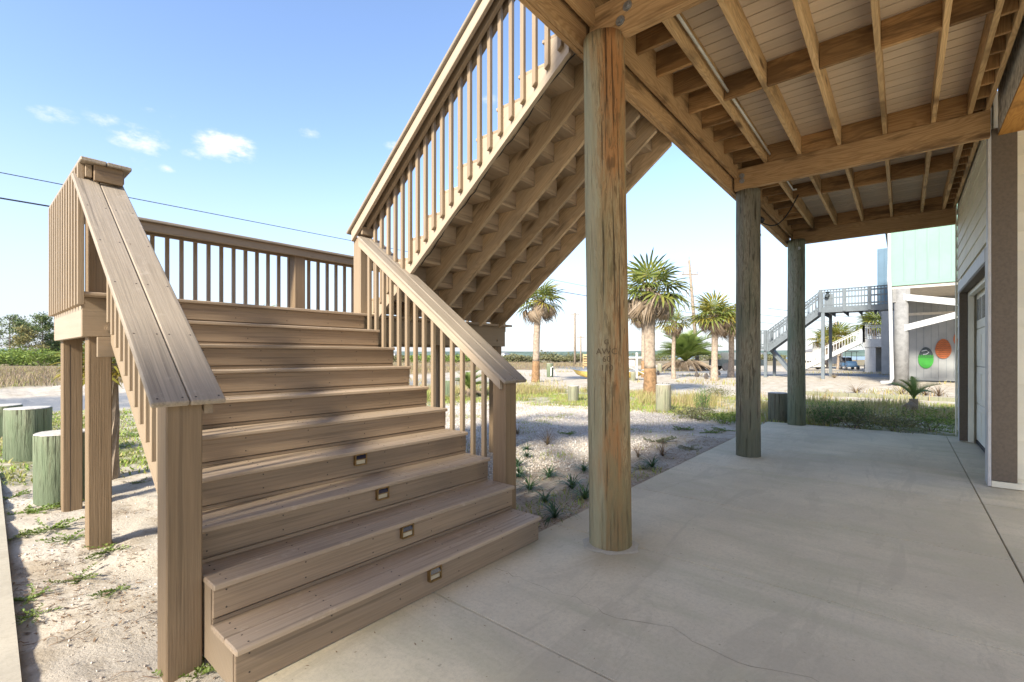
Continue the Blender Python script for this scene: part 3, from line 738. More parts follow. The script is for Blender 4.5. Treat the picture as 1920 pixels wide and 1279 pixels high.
# grout collar round the nearest pile
mb = MB(); v = []; f = []
for k in range(40):
    a = 2 * math.pi * k / 40; r = .205 + .012 * math.sin(3 * a) + .01 * math.sin(7 * a + 1) + rc.uniform(-.008, .008)
    for q, h in ((r, .0012), (r - .02, .007), (.14, .012)): v.append((3.12 + q * math.cos(a), 1.665 + q * math.sin(a), h))
for k in range(40):
    for q in (0, 1): f.append((3 * k + q, 3 * ((k + 1) % 40) + q, 3 * ((k + 1) % 40) + q + 1, 3 * k + q + 1))
mb.add(v, f); mb.build('grout_collar', MAT['concrete2'], slab)
mb = MB(); mb.add([(-6, 1.6, -.15), (.16, 1.6, -.15), (.18, 2.9, -.15), (.315, 7.6, -.15), (.33, 8.4, -.15), (-6, 8.4, -.15), (-6, 1.6, .012), (.16, 1.6, .012), (.18, 2.9, .012), (.315, 7.6, .012), (.33, 8.4, .012), (-6, 8.4, .012)],
    ((6, 7, 8, 9, 10, 11), (0, 1, 7, 6), (1, 2, 8, 7), (2, 3, 9, 8), (3, 4, 10, 9), (4, 5, 11, 10), (5, 0, 6, 11)))
mb.v = [(x, max(y, 2.225), z) for x, y, z in mb.v]
p_ = obj('path', mb.mesh(MAT['concrete2'])); p_['kind'] = 'structure'
# ------------------------------------------------------------------ ground
rng = np.random.default_rng(5)
def vnoise(x, y, s, seed=0):
    """Cheap smooth value noise on numpy arrays."""
    x = np.asarray(x) * s + seed * 17.3; y = np.asarray(y) * s + seed * 9.1
    xi, yi = np.floor(x).astype(np.int64), np.floor(y).astype(np.int64); fx, fy = x - xi, y - yi
    fx = fx * fx * (3 - 2 * fx); fy = fy * fy * (3 - 2 * fy)
    def h(a, b):
        n = (a * 374761393 + b * 668265263 + seed * 69069) & 0x7fffffff; n = ((n ^ (n >> 13)) * 1274126177) & 0x7fffffff
        return ((n ^ (n >> 16)) & 0xffff) / 65535.0
    return (h(xi, yi) * (1 - fx) + h(xi + 1, yi) * fx) * (1 - fy) + (h(xi, yi + 1) * (1 - fx) + h(xi + 1, yi + 1) * fx) * fy
def fbm(x, y, s, seed=0, n=4): return sum(vnoise(x, y, s * 2 ** i, seed + i) * .5 ** i for i in range(n)) / sum(.5 ** i for i in range(n))
def sstep(a, b, x):
    t = np.clip((x - a) / (b - a), 0, 1); return t * t * (3 - 2 * t)
def lawn_mask(x, y):
    n = (fbm(x, y, .7, 3) - .5) * 2.4
    near = np.maximum(sstep(10.7, 11.4, x + n * .5), np.maximum(sstep(9.9, 10.9, y + n + .10 * (x - 2) * 0), sstep(7.1, 8.0, y + n * .6) * (1 - sstep(1.6, 3.0, x))))
    far = (1 - sstep(15.2, 16.6, y + n * .6)) * (1 - sstep(15.5, 18.5, x + n + np.maximum(0, 3 - y) * -.2))
    return near * far
def field_mask(x, y):
    n = (fbm(x, y, .12, 8) - .5) * 12
    return np.maximum(sstep(26.5, 29, y + n * .35), sstep(72, 82, x + n)) 
def road_mask(x, y):
    e = (fbm(x, y, .5, 12) - .5) * 1.2
    a = sstep(16.4, 17.0, y + e) * (1 - sstep(22.8, 23.6, y + e)) * (1 - sstep(10, 26, x))
    b = sstep(40, 41, x + e * 2) * (1 - sstep(48, 49, x + e * 2))
    c = sstep(42, 43, x - .0 * y) * (1 - sstep(47, 48, x)) * 0
    return np.maximum(a, b)
def ground_h(x, y):
    base = -.035 + (fbm(x, y, .35, 1) - .5) * .10
    fine = (fbm(x, y, 3.1, 21, 4) - .5) * .075 + (fbm(x, y, 11, 31, 3) - .5) * .028
    near = sstep(2.15, 2.6, y) + sstep(11.1, 11.6, x); near = np.clip(near, 0, 1)
    h = base + fine * (.35 + .65 * np.exp(-((x - .6) / 3) ** 2))
    left = (1 - sstep(.2, .9, x)) * sstep(2.2, 3, y); h = h + left * .03 * sstep(.0, .5, x)
    h = np.where(y > 23, h + .25 * sstep(23.5, 26, y) * (fbm(x, y, .5, 4) ** 1), h)       # low sandy bank beyond the road
    slabz = (y < 2.24) & (y > -9.1) & (x < 11.12) & (x > -6.3) | ((x < .135 + (y - 2.9) * .0287) & (y < 8.35))
    d = np.where(slabz, -.30, np.minimum(h, np.where(y < 2.5, -.012, .2)))
    d = np.where((x > 11.1) & (x < 11.6) & (y < 2.6), np.minimum(d, -.02), d)
    far = np.clip((np.hypot(x, y) - 230) / 60, 0, 1)
    return d - far * 1.2
def axis(lo, f0, f1, hi, step):
    a = [f0]
    s = step
    while a[-1] > lo: s *= 1.09; a.append(a[-1] - s)
    a = a[::-1]; b = list(np.arange(f0 + step, f1, step)); c = [f1]; s = step
    while c[-1] < hi: s *= 1.05; c.append(c[-1] + s)
    return np.array(a + b + c)
gx = axis(-320, -.6, 11.8, 330, .06); gy = axis(-300, 2.0, 10.5, 330, .06)
GX, GY = np.meshgrid(gx, gy); GZ = ground_h(GX, GY)
nx, ny = len(gx), len(gy)
idx = np.arange(nx * ny).reshape(ny, nx)
F = np.stack([idx[:-1, :-1], idx[:-1, 1:], idx[1:, 1:], idx[1:, :-1]], -1).reshape(-1, 4)
def sand():
    m = NT('white_sand'); o = m.n('ShaderNodeTexCoord').outputs['Object']
    def att(nm):
        a = m.n('ShaderNodeAttribute'); a.attribute_name = nm; return a.outputs['Fac']
    n1 = m.noise(o, 1.2, 6, .6); n2 = m.noise(o, 9, 6, .7); n3 = m.noise(o, 60, 4, .7); n4 = m.noise(o, 2.6, 7, .68, .5)
    c = (.47, .41, .325)
    col = m.mix(m.mr(n1, .35, .7), c, (.54, .485, .40))
    col = m.mix(m.mr(n4, .46, .64, 0, .8), col, (.32, .26, .185))
    col = m.mix(m.mr(n2, .52, .72, 0, .5), col, (.30, .25, .18))
    col = m.mix(m.mr(n3, .55, .75, 0, .5), col, (.24, .19, .13))
    # gravel drive: pale shell stone between the stones
    gv = att('gravel'); vo = m.vor(o, 34); vc = m.n('ShaderNodeTexVoronoi'); vc.inputs['Scale'].default_value = 34; m.l(o, vc.inputs['Vector'])
    gcol = m.mix(m.mr(vo, .25, .55, 0, .6), (.54, .485, .42), (.36, .305, .245)); gcol = m.mix(m.mr(n4, .48, .70, 0, .5), gcol, (.40, .35, .28))
    col = m.mix(gv, col, gcol)
    # mulchy bed beside the steps
    col = m.mix(m.math('MULTIPLY', att('bed'), m.mr(n2, .38, .6, .2, 1)), col, (.39, .33, .26))
    lawn = m.math('MULTIPLY', att('lawn'), m.mr(n4, .36, .58, .1, .95)); col = m.mix(lawn, col, m.mix(m.mr(n1, .4, .65), (.17, .19, .06), (.30, .25, .14)))
    fl = m.math('MULTIPLY', att('field'), m.mr(m.noise(o, .5, 5, .65), .30, .48, .2, 1)); col = m.mix(fl, col, m.mix(m.mr(m.noise(o, .22, 5, .6), .4, .65), (.25, .19, .12), (.19, .165, .075)))
    rd = m.math('MULTIPLY', att('road'), m.mr(m.noise(o, .35, 6, .65), .32, .5, .55, 1)); col = m.mix(rd, col, m.mix(m.mr(n3, .4, .7, 0, .4), (.21, .215, .22), (.13, .13, .13)))
    h = m.math('ADD', m.math('MULTIPLY', n2, .8), m.math('MULTIPLY', n3, .45))
    h = m.math('SUBTRACT', h, m.math('MULTIPLY', gv, m.math('MULTIPLY', vo, .8)))
    return m.fin(col, .92, h, .55, .03, .15)
MAT['sand'] = sand()
gme = npmesh(np.stack([GX, GY, GZ], -1).reshape(-1, 3), F, MAT['sand'], True)
def gravel_mask(x, y):
    n = (fbm(x, y, .8, 15) - .5) * 2.2
    return sstep(2.9, 4.1, y + .55 * (x - 5.2) * (x < 5.2) + n) * sstep(3.0, 3.6, x) * (1 - lawn_mask(x, y)) * (1 - sstep(11.2, 12, x)) * (1 - sstep(11, 12, y))
def bed_mask(x, y):
    n = (fbm(x, y, 1.5, 25) - .5) * 1.6
    return (1 - sstep(2.9, 4.0, y + .55 * (x - 5.2) * (x < 5.2) + n)) * sstep(2.7, 3.0, x) * sstep(2.15, 2.3, y) * (1 - sstep(8.5, 10.5, x))
for nm, fn in (('lawn', lawn_mask), ('field', field_mask), ('road', road_mask), ('gravel', gravel_mask), ('bed', bed_mask)):
    a = gme.attributes.new(nm, 'FLOAT', 'POINT'); a.data.foreach_set('value', fn(GX, GY).astype(np.float32).ravel())
g = obj('ground', gme); g['kind'] = 'structure'
def gz(x, y): return float(ground_h(np.array([x]), np.array([y]))[0])

# bay water and the far shore
MAT['water'] = plain('bay_water', (.10, .16, .22), .25, 0, .02, .1, 0, .5)
mb = MB(); mb.add([(-7000, -7000, -.75), (7000, -7000, -.75), (7000, 7000, -.75), (-7000, 7000, -.75)], ((0, 1, 2, 3),)); q = obj('water', mb.mesh(MAT['water'])); q['kind'] = 'structure'
MAT['hill'] = plain('far_woods', (.10, .14, .11), .9, 0, .02, .25)
v = []; f = []
for i in range(161):
    a = R(-20 + 150 * i / 160); r = 3300
    hgt = 26 + 12 * float(vnoise(i * .16, 3.3, 1, 2)) + 5 * float(vnoise(i * .9, 1, 1, 5))
    for rr, z in ((r - 250, -2), (r - 120, hgt * .75), (r, hgt), (r + 300, -2)): v.append((rr * math.cos(a), rr * math.sin(a), z))
for i in range(160):
    for k in range(3): f.append((4 * i + k, 4 * i + 4 + k, 4 * i + 5 + k, 4 * i + 1 + k))
mb = MB(); mb.add(v, f); q = obj('hills', mb.mesh(MAT['hill'], True)); q['kind'] = 'structure'

# ------------------------------------------------------------------ small ground cover as stuff
def blades(n, px, py, h, wd, lean, mats, mi=None, name='grass', seed=1, curve=.5):
    """n grass blades, each two quads in a bent strip."""
    r = np.random.default_rng(seed)
    pz = ground_h(px, py); a = r.uniform(0, 2 * np.pi, n); l = lean * r.uniform(.2, 1, n) * h
    dx, dy = np.cos(a), np.sin(a); sx, sy = -dy * wd / 2, dx * wd / 2
    P = np.zeros((n, 6, 3), np.float32)
    for j, (t, k) in enumerate(((0, 1), (.55, .8), (1, .12))):
        ox = px + dx * l * t ** 1.8; oy = py + dy * l * t ** 1.8; oz = pz - .01 + h * t * (1 - .18 * t * curve)
        P[:, 2 * j] = np.stack([ox - sx * k, oy - sy * k, oz], -1); P[:, 2 * j + 1] = np.stack([ox + sx * k, oy + sy * k, oz], -1)
    b = np.arange(n)[:, None] * 6
    F = np.concatenate([b + np.array([[0, 1, 3, 2]]), b + np.array([[2, 3, 5, 4]])], 1).reshape(-1, 4)
    mm = None if mi is None else np.repeat(mi, 2)
    return npmesh(P.reshape(-1, 3), F, mats, False, mm)
MAT['grassgreen'] = leafy('green_grass', (.21, .33, .05), (.34, .41, .08), (.36, .33, .11))
MAT['grassdry'] = leafy('dry_grass', (.44, .36, .18), (.34, .25, .13), (.38, .33, .12))
MAT['grassolive'] = leafy('olive_grass', (.30, .30, .08), (.40, .34, .13), (.25, .28, .07))
MAT['fielddry'] = leafy('field_stalks', (.34, .255, .17), (.26, .185, .12), (.30, .24, .12))
def scatter(n, x0, x1, y0, y1, fn, seed):
    r = np.random.default_rng(seed); x = r.uniform(x0, x1, n * 3); y = r.uniform(y0, y1, n * 3)
    k = r.random(n * 3) < fn(x, y); return x[k][:n], y[k][:n]
def put_stuff(nm, me): o = obj(nm, me); o['kind'] = 'stuff'; return o
def patchy(x, y, s, a, b, seed): return sstep(a, b, fbm(x, y, s, seed))
# lawn beyond the gravel: low green at its near edge, taller tawny stems further in
x, y = scatter(40000, 9.5, 18.5, -3, 17, lambda x, y: lawn_mask(x, y) * (.06 + .94 * patchy(x, y, .9, .42, .58, 5)), 1); n = len(x)
r = np.random.default_rng(2); tall = patchy(x, y, .45, .42, .6, 9)
t_in = np.minimum(1, np.maximum(0, (x - 11.2) / 1.2)); h = .05 + (.07 + .26 * tall * t_in) * r.random(n)
put_stuff('grass', blades(n, x, y, h, .010 + .006 * r.random(n), .55, [MAT['grassgreen'], MAT['grassdry'], MAT['grassolive']], np.where(h < .17, np.where(r.random(n) < .5, 0, np.where(r.random(n) < .5, 2, 1)), np.where(r.random(n) < .68, 1, 2)), seed=3))
x, y = scatter(46000, -6, 11, 7, 17, lambda x, y: lawn_mask(x, y) * (.3 + .7 * patchy(x, y, .8, .35, .55, 6)), 4); n = len(x)
far = np.clip((y - 8) / 5, 0, 1) * (x > 3); h = .03 + (.05 + .28 * far * patchy(x, y, .5, .4, .6, 9)) * r.random(n)
put_stuff('grass', blades(n, x, y, h, .014 + .012 * r.random(n), 1.3, [MAT['grassgreen'], MAT['grassolive'], MAT['grassdry']], np.where(r.random(n) < .7 - .45 * far, 0, np.where(r.random(n) < .6, 1, 2)), seed=5))
# tufts and sprigs through sand and gravel
def sparse(x, y): return (patchy(x, y, 1.3, .60, .70, 40) * .9 + .03)
x, y = scatter(15000, 3.0, 11.5, 2.25, 11, sparse, 6); n = len(x)
put_stuff('ground_cover', blades(n, x, y, .02 + .06 * r.random(n), .007 + .006 * r.random(n), 1.0, [MAT['grassgreen'], MAT['grassolive'], MAT['grassdry']], np.where(r.random(n) < .45, 0, np.where(r.random(n) < .5, 1, 2)), seed=7))
# dry field beyond the road
x, y = scatter(85000, -14, 70, 26, 75, lambda x, y: field_mask(x, y) * np.clip(38 / np.hypot(x, y), 0, 1) ** 1.6, 8); n = len(x)
put_stuff('field_grass', blades(n, x, y, .12 + .28 * r.random(n), .012 + .02 * r.random(n), .9, [MAT['fielddry'], MAT['grassolive']], (r.random(n) < .16).astype(int), seed=9))
x, y = scatter(9000, 14, 60, -12, 26, lambda x, y: (1 - lawn_mask(x, y)) * patchy(x, y, .35, .60, .68, 50), 10); n = len(x)
put_stuff('ground_cover', blades(n, x, y, .08 + .22 * r.random(n), .02 + .02 * r.random(n), .8, [MAT['grassdry'], MAT['grassolive']], (r.random(n) < .4).astype(int), seed=11))

# gravel stones
MAT['stone'] = NT('shell_gravel'); _m = MAT['stone']; _g = _m.n('ShaderNodeNewGeometry').outputs['Random Per Island']
MAT['stone'] = _m.fin(_m.ramp(_g, [(0, (.38, .31, .25)), (.35, (.52, .455, .385)), (.7, (.60, .545, .48)), (1, (.68, .635, .58))]), .8)
ICO = np.array([(0, 0, 1), (1, 0, 0), (0, 1, 0), (-1, 0, 0), (0, -1, 0), (0, 0, -1)], np.float32)
ICF = np.array([(0, 1, 2), (0, 2, 3), (0, 3, 4), (0, 4, 1), (5, 2, 1), (5, 3, 2), (5, 4, 3), (5, 1, 4)])
def stones(n, x, y, s, seed, mat, emb=.25):
    r = np.random.default_rng(seed); q = r.normal(size=(n, 4)); q /= np.linalg.norm(q, axis=1)[:, None]
    w_, a, b, c = q.T
    Rm = np.stack([1 - 2 * (b * b + c * c), 2 * (a * b - c * w_), 2 * (a * c + b * w_), 2 * (a * b + c * w_), 1 - 2 * (a * a + c * c), 2 * (b * c - a * w_), 2 * (a * c - b * w_), 2 * (b * c + a * w_), 1 - 2 * (a * a + b * b)], -1).reshape(n, 3, 3)
    sc_ = s[:, None, None] * r.uniform(.55, 1.25, (n, 1, 3)); P = (ICO[None] * r.uniform(.75, 1.2, (n, 6, 1)) * sc_) @ np.swapaxes(Rm, 1, 2)
    P += np.stack([x, y, ground_h(x, y) + s * emb], -1)[:, None]
    return npmesh(P.reshape(-1, 3), (ICF[None] + 6 * np.arange(n)[:, None, None]).reshape(-1, 3), mat)
x, y = scatter(42000, 3.0, 11.8, 2.3, 11.5, lambda x, y: gravel_mask(x, y) * np.clip(6.5 / np.hypot(x, y), 0, 1) ** 1.2 * (.35 + .65 * patchy(x, y, 1.1, .3, .5, 60)), 12); n = len(x)
put_stuff('gravel', stones(n, x, y, .008 + .011 * r.random(n) ** 1.5, 13, MAT['stone']))
x, y = scatter(2600, -.2, 3.2, 2.3, 6.8, lambda x, y: .5 + 0 * x, 14); n = len(x)
put_stuff('pebbles', stones(n, x, y, .003 + .008 * r.random(n) ** 3, 15, MAT['stone']))
# leaf litter, roots and twigs on the sand
MAT['litter'] = plain('dead_twigs', (.17, .115, .075), .85, .3, 30, .3)
MAT['mulch'] = leafy('leaf_litter', (.19, .125, .075), (.30, .20, .12), (.12, .085, .055), .8, 0)
def flakes(n, x, y, s, seed, mat):
    r = np.random.default_rng(seed); a = r.uniform(0, 2 * np.pi, n); t = r.uniform(-.5, .5, n); z = ground_h(x, y) + .004
    dx, dy = np.cos(a) * s, np.sin(a) * s; wx, wy = -np.sin(a) * s * .28, np.cos(a) * s * .28
    P = np.stack([np.stack([x - dx, y - dy, z], -1), np.stack([x + wx, y + wy, z + s * .25 * np.abs(t)], -1), np.stack([x + dx, y + dy, z + s * np.abs(t)], -1), np.stack([x - wx, y - wy, z + .002], -1)], 1)
    return npmesh(P.reshape(-1, 3), np.arange(4 * n).reshape(n, 4), mat)
x, y = scatter(5200, -.1, 3.2, 2.3, 7.5, lambda x, y: patchy(x, y, 1.9, .5, .66, 70) + .05, 16); n = len(x)
put_stuff('leaf_litter', flakes(n, x, y, .006 + .016 * r.random(n) ** 2, 17, MAT['mulch']))
x, y = scatter(7500, 2.8, 8.5, 2.24, 5.2, lambda x, y: bed_mask(x, y) * (.3 + .7 * patchy(x, y, 2.3, .4, .6, 71)), 18); n = len(x)
put_stuff('leaf_litter', flakes(n, x, y, .008 + .018 * r.random(n) ** 2, 19, MAT['mulch']))
mb = MB(); rt = random.Random(4)
for k in range(64):
    x = rt.uniform(-.05, .62) if k < 50 else rt.uniform(2.9, 5.5); y = rt.uniform(2.35, 4.6) if k < 50 else rt.uniform(2.3, 3.2); a = rt.uniform(0, 6.28); L = rt.uniform(.04, .22); m_ = rt.uniform(-2.5, 2.5)
    if k >= 50: L *= .5
    p = []
    for i in range(6):
        p.append((x, y, gz(x, y) + .004 + rt.uniform(0, .014))); x += math.cos(a) * L / 5; y += math.sin(a) * L / 5; a += m_ / 5
    mb.tube(p, [rt.uniform(.0008, .0019)] * 6, 5)
put_stuff('twigs', mb.mesh(MAT['litter'], True))

# bits of leaf and blown sand lying on the patio along its edge and by the steps
r = np.random.default_rng(77); n = 520; x = r.uniform(.9, 11, n); y = np.where(r.random(n) < .75, 2.2 - np.abs(r.normal(0, .22, n)), r.uniform(-.9, 2.1, n)); k = ~((y > 2.06) & (x < 2.9)); x, y = x[k], y[k]; n = len(x)
a = r.uniform(0, 6.283, n); s_ = .003 + .009 * r.random(n) ** 2; dx, dy = np.cos(a) * s_, np.sin(a) * s_; z = np.full(n, .0015)
P = np.stack([np.stack([x - dx, y - dy, z], -1), np.stack([x - dy * .35, y + dx * .35, z + .001], -1), np.stack([x + dx, y + dy, z + s_ * .3], -1), np.stack([x + dy * .35, y - dx * .35, z + .001], -1)], 1)
put_stuff('leaf_litter', npmesh(P.reshape(-1, 3), np.arange(4 * n).reshape(n, 4), MAT['mulch']))
# ------------------------------------------------------------------ plants
def strap_plant(n, h, wd, seed, droop=.9, spread=1.0):
    """Tuft of arching strap leaves rising from one crown."""
    r = random.Random(seed); v = []; f = []
    for i in range(n):
        a = r.uniform(0, 6.283); L = h * r.uniform(.6, 1.15); e = r.uniform(.45, 1.35) ; ca, sa = math.cos(a), math.sin(a); w_ = wd * r.uniform(.7, 1.2)
        b = len(v); x = z = 0.0; el = e
        for j in range(5):
            k = w_ * (1 - (j / 4.3) ** 2) / 2
            v += [(ca * x * spread - sa * k, sa * x * spread + ca * k, z), (ca * x * spread + sa * k, sa * x * spread - ca * k, z + .15 * k)]
            x += math.cos(el) * L / 4; z += math.sin(el) * L / 4; el -= droop * r.uniform(.3, .6)
        for j in range(4): f.append((b + 2 * j, b + 2 * j + 1, b + 2 * j + 3, b + 2 * j + 2))
    m_ = MB(); m_.add(v, f); return m_
MAT['liriope'] = leafy('dark_strap_leaves', (.035, .085, .03), (.075, .14, .045), (.055, .10, .05), .45, .15)
MAT['drytuft'] = leafy('dry_tuft', (.24, .16, .085), (.17, .11, .07), (.30, .23, .12))
MAT['weed'] = leafy('weed_leaves', (.13, .20, .035), (.21, .27, .06), (.16, .17, .06), .5, .3)
MAT['weedgrey'] = leafy('grey_weed', (.20, .21, .12), (.27, .25, .15), (.14, .16, .09))
tufts = [strap_plant(46, .26, .013, s).mesh(MAT['liriope']) for s in range(4)]
LIR = [((992, 913), 1.0, 'dark green strap-leaf tuft in the planting bed, left of the others nearest the top step post'),]
spots = [(4.48, 3.19, 1.0, 'dark strap-leaf tuft midway between stair post and nearest pile, at the back'), (3.90, 3.03, 1.0, 'dark strap-leaf tuft with leaf litter under it, mid sandy bed'), (4.18, 2.68, 1.15, 'broad dark strap-leaf tuft just left of the nearest pile'), (3.36, 2.33, 1.0, 'lowest dark strap-leaf tuft in the bed, beside the bottom step end'), (3.64, 2.64, .85, 'small dark strap-leaf tuft just above the lowest one in the bed'), (4.66, 3.82, 1.0, 'dark strap-leaf tuft touching the right stair post on its far side'), (4.27, 3.47, 1.05, 'dark strap-leaf tuft right behind the foot of the right stair post'), (4.98, 3.02, .9, 'dark strap-leaf tuft partly behind the nearest pile, farther back'), (3.98, 2.40, 1.0, 'dark strap-leaf tuft half hidden by the foot of the nearest pile'), (5.74, 2.47, 1.15, 'large dark strap-leaf tuft at the patio edge right of the nearest pile'), (5.6, 4.4, .8, 'small pale strap-leaf tuft at the back of the bed near the gravel'), (5.15, 4.05, .8, 'strap-leaf tuft behind the stair post, at the edge of the gravel')]
for i, (x, y, s, lb) in enumerate(spots):
    o = obj('strap_leaf_plant', tufts[i % 4], None, None, M4.Translation((x, y, gz(x, y) - .005)) @ M4.Rotation(i * 1.9, 4, 'Z') @ M4.Scale(s, 4)); tag(o, lb, 'plant', 'strap-leaf plants in the bed by the patio')
dry = [strap_plant(60, .34, .006, 10 + s, .35).mesh(MAT['drytuft']) for s in range(2)]
for i, (x, y, s, lb) in enumerate(((6.1, 4.38, 1.1, 'tall brown dry grass tuft on the gravel left of the nearest pile'), (6.62, 5.43, .9, 'brown dry grass tuft on the gravel close to the right stair post'), (6.45, 2.62, .95, 'reddish brown dry tuft at the patio edge between the first two piles'), (6.15, 2.85, .7, 'small brown tuft behind the strap-leaf plant on the patio edge'))):
    o = obj('dry_tuft', dry[i % 2], None, None, M4.Translation((x, y, gz(x, y))) @ M4.Rotation(i * 2.1, 4, 'Z') @ M4.Scale(s, 4)); tag(o, lb, 'plant', 'dry grass tufts on the gravel')
def leaf_mesh(n, rad, h, size, mat, seed, flat=1.0, lump=1.0):
    """Cloud of small leaves filling a lumpy volume."""
    r = np.random.default_rng(seed)
    c = r.normal(size=(n, 3)); c /= np.linalg.norm(c, axis=1)[:, None]; c *= r.random((n, 1)) ** .45
    lump_ = 1 + lump * .35 * np.sin(c[:, 0] * 5 + seed) * np.sin(c[:, 1] * 4 + 2 * seed) + lump * .2 * np.sin(c[:, 2] * 6 + seed)
    c = c * lump_[:, None] * np.array([rad, rad, h / 2]); c[:, 2] += h / 2; c[:, 2] = np.maximum(c[:, 2], .01)
    d = r.normal(size=(n, 3)); d[:, 2] *= .7; d /= np.linalg.norm(d, axis=1)[:, None]
    e = np.cross(d, r.normal(size=(n, 3))); e /= np.linalg.norm(e, axis=1)[:, None]
    s = size * r.uniform(.6, 1.3, (n, 1))
    P = np.stack([c - d * s, c + e * s * .38, c + d * s, c - e * s * .38], 1)
    return npmesh(P.reshape(-1, 3), np.arange(4 * n).reshape(n, 4), mat)
def runner_weed(seed, mat, n=8, ln=.2, ls=.024):
    """Creeping weed: stems running out over the sand with leaves along them."""
    r = random.Random(seed); m_ = MB()
    for i in range(n):
        a = r.uniform(0, 6.283); x = y = 0.0; z = .004; L = ln * r.uniform(.35, 1.1); k = int(L / .018) + 2; p = [(0, 0, -.004)]; lv = []
        for j in range(k):
            a += r.uniform(-.35, .35); x += math.cos(a) * .018; y += math.sin(a) * .018; z = max(.004, z + r.uniform(-.006, .010)); p.append((x, y, z))
            for s in (-1, 1, r.choice((-1, 1))): lv.append((x, y, z, a + s * r.uniform(.6, 1.5), ls * r.uniform(.5, 1.2), r.uniform(.1, 1.0)))
        m_.tube(p, .0016, 4)
        for x0, y0, z0, b, s, e in lv:
            d = V((math.cos(b) * math.cos(e), math.sin(b) * math.cos(e), math.sin(e))) * s; q = V((-math.sin(b), math.cos(b), 0)) * s * .36; o = V((x0, y0, z0))
            m_.add([o, o + d * .45 + q, o + d, o + d * .45 - q], ((0, 1, 2, 3),))
    return m_.mesh(mat)
weeds = [runner_weed(20 + s, MAT['weed'], 9 + 2 * (s % 2), .2) for s in range(4)]
W_ = [((48, 962), 1.1), ((95, 992), 1.0), ((130, 1012), 1.0), ((205, 1032), .8), ((38, 1000), .8), ((150, 1080), .7), ((65, 1155), .6), ((48, 1125), .7), ((215, 1105), .6), ((135, 945), .8), ((235, 840), 1.2), ((250, 820), 1.3), ((240, 865), .9), ((262, 905), .6), ((375, 1258), .8), ((20, 935), .8), ((265, 770), 1.2)]
WL = ['bright green weed by the concrete path edge, farthest from the camera', 'bright green weed midway between path and front landing post', 'bright weed just left of the front landing post', 'fresh green weed touching the foot of the front landing post', 'small green weed against the path edge beside a larger one', 'thin weed on the sand below the front landing post', 'small weed beside the path edge near the photo\'s lower left', 'small bright weed at the path edge just above another', 'thin weed near the middle of the bare sand', 'green weed between the two left landing posts', 'green weed clump behind the left stair rail, larger one', 'leafy clump behind the left rail balusters', 'green clump in the sand behind the left rail', 'tiny weed in the sand near the left newel post', 'small dark weed between the left newel post and the bottom step', 'weed by the path edge next to the stumps', 'taller green clump far behind the left rail']
def onground(px, py, z=0.0):
    d = cam_dir(px, py); t = (z - CAM_H) / d.z; return V((d.x * t, d.y * t, z))
for i, ((px, py), s) in enumerate(W_):
    p = onground(px, py, -.03); o = obj('weed', weeds[i % 4], None, None, M4.Translation((p.x, p.y, gz(p.x, p.y))) @ M4.Rotation(i * 1.3, 4, 'Z') @ M4.Scale(s, 4)); tag(o, WL[i], 'weed', 'weeds on the sand')
sprig = [runner_weed(30 + s, MAT[m_], 12, .2, .022) for s, m_ in enumerate(('weed', 'weedgrey'))]
for i, ((px, py), s, lb) in enumerate((((1285, 805), 1.5, 'low green sprig on the gravel left of the middle pile'), ((1320, 788), 1.6, 'spreading pale green sprig on the gravel beside the middle pile'), ((1330, 812), 1.3, 'green sprig on the gravel just below the spreading one'), ((1230, 830), 1.8, 'low mat of green on the gravel right of the nearest pile'), ((1360, 808), 1.2, 'small green sprig at the patio edge by the middle pile'), ((1300, 845), 1.1, 'pale weed at the patio edge between the first two piles'), ((1062, 815), 1.1, 'pale green sprig on the gravel left of the nearest pile'), ((1205, 880), 1.0, 'little weed right beside the nearest pile near the patio'))):
    p = onground(px, py, -.03); o = obj('sprig', sprig[i % 2], None, None, M4.Translation((p.x, p.y, gz(p.x, p.y))) @ M4.Rotation(i * 1.3, 4, 'Z') @ M4.Scale(s, 4)); tag(o, lb, 'weed', 'sprigs on the gravel')

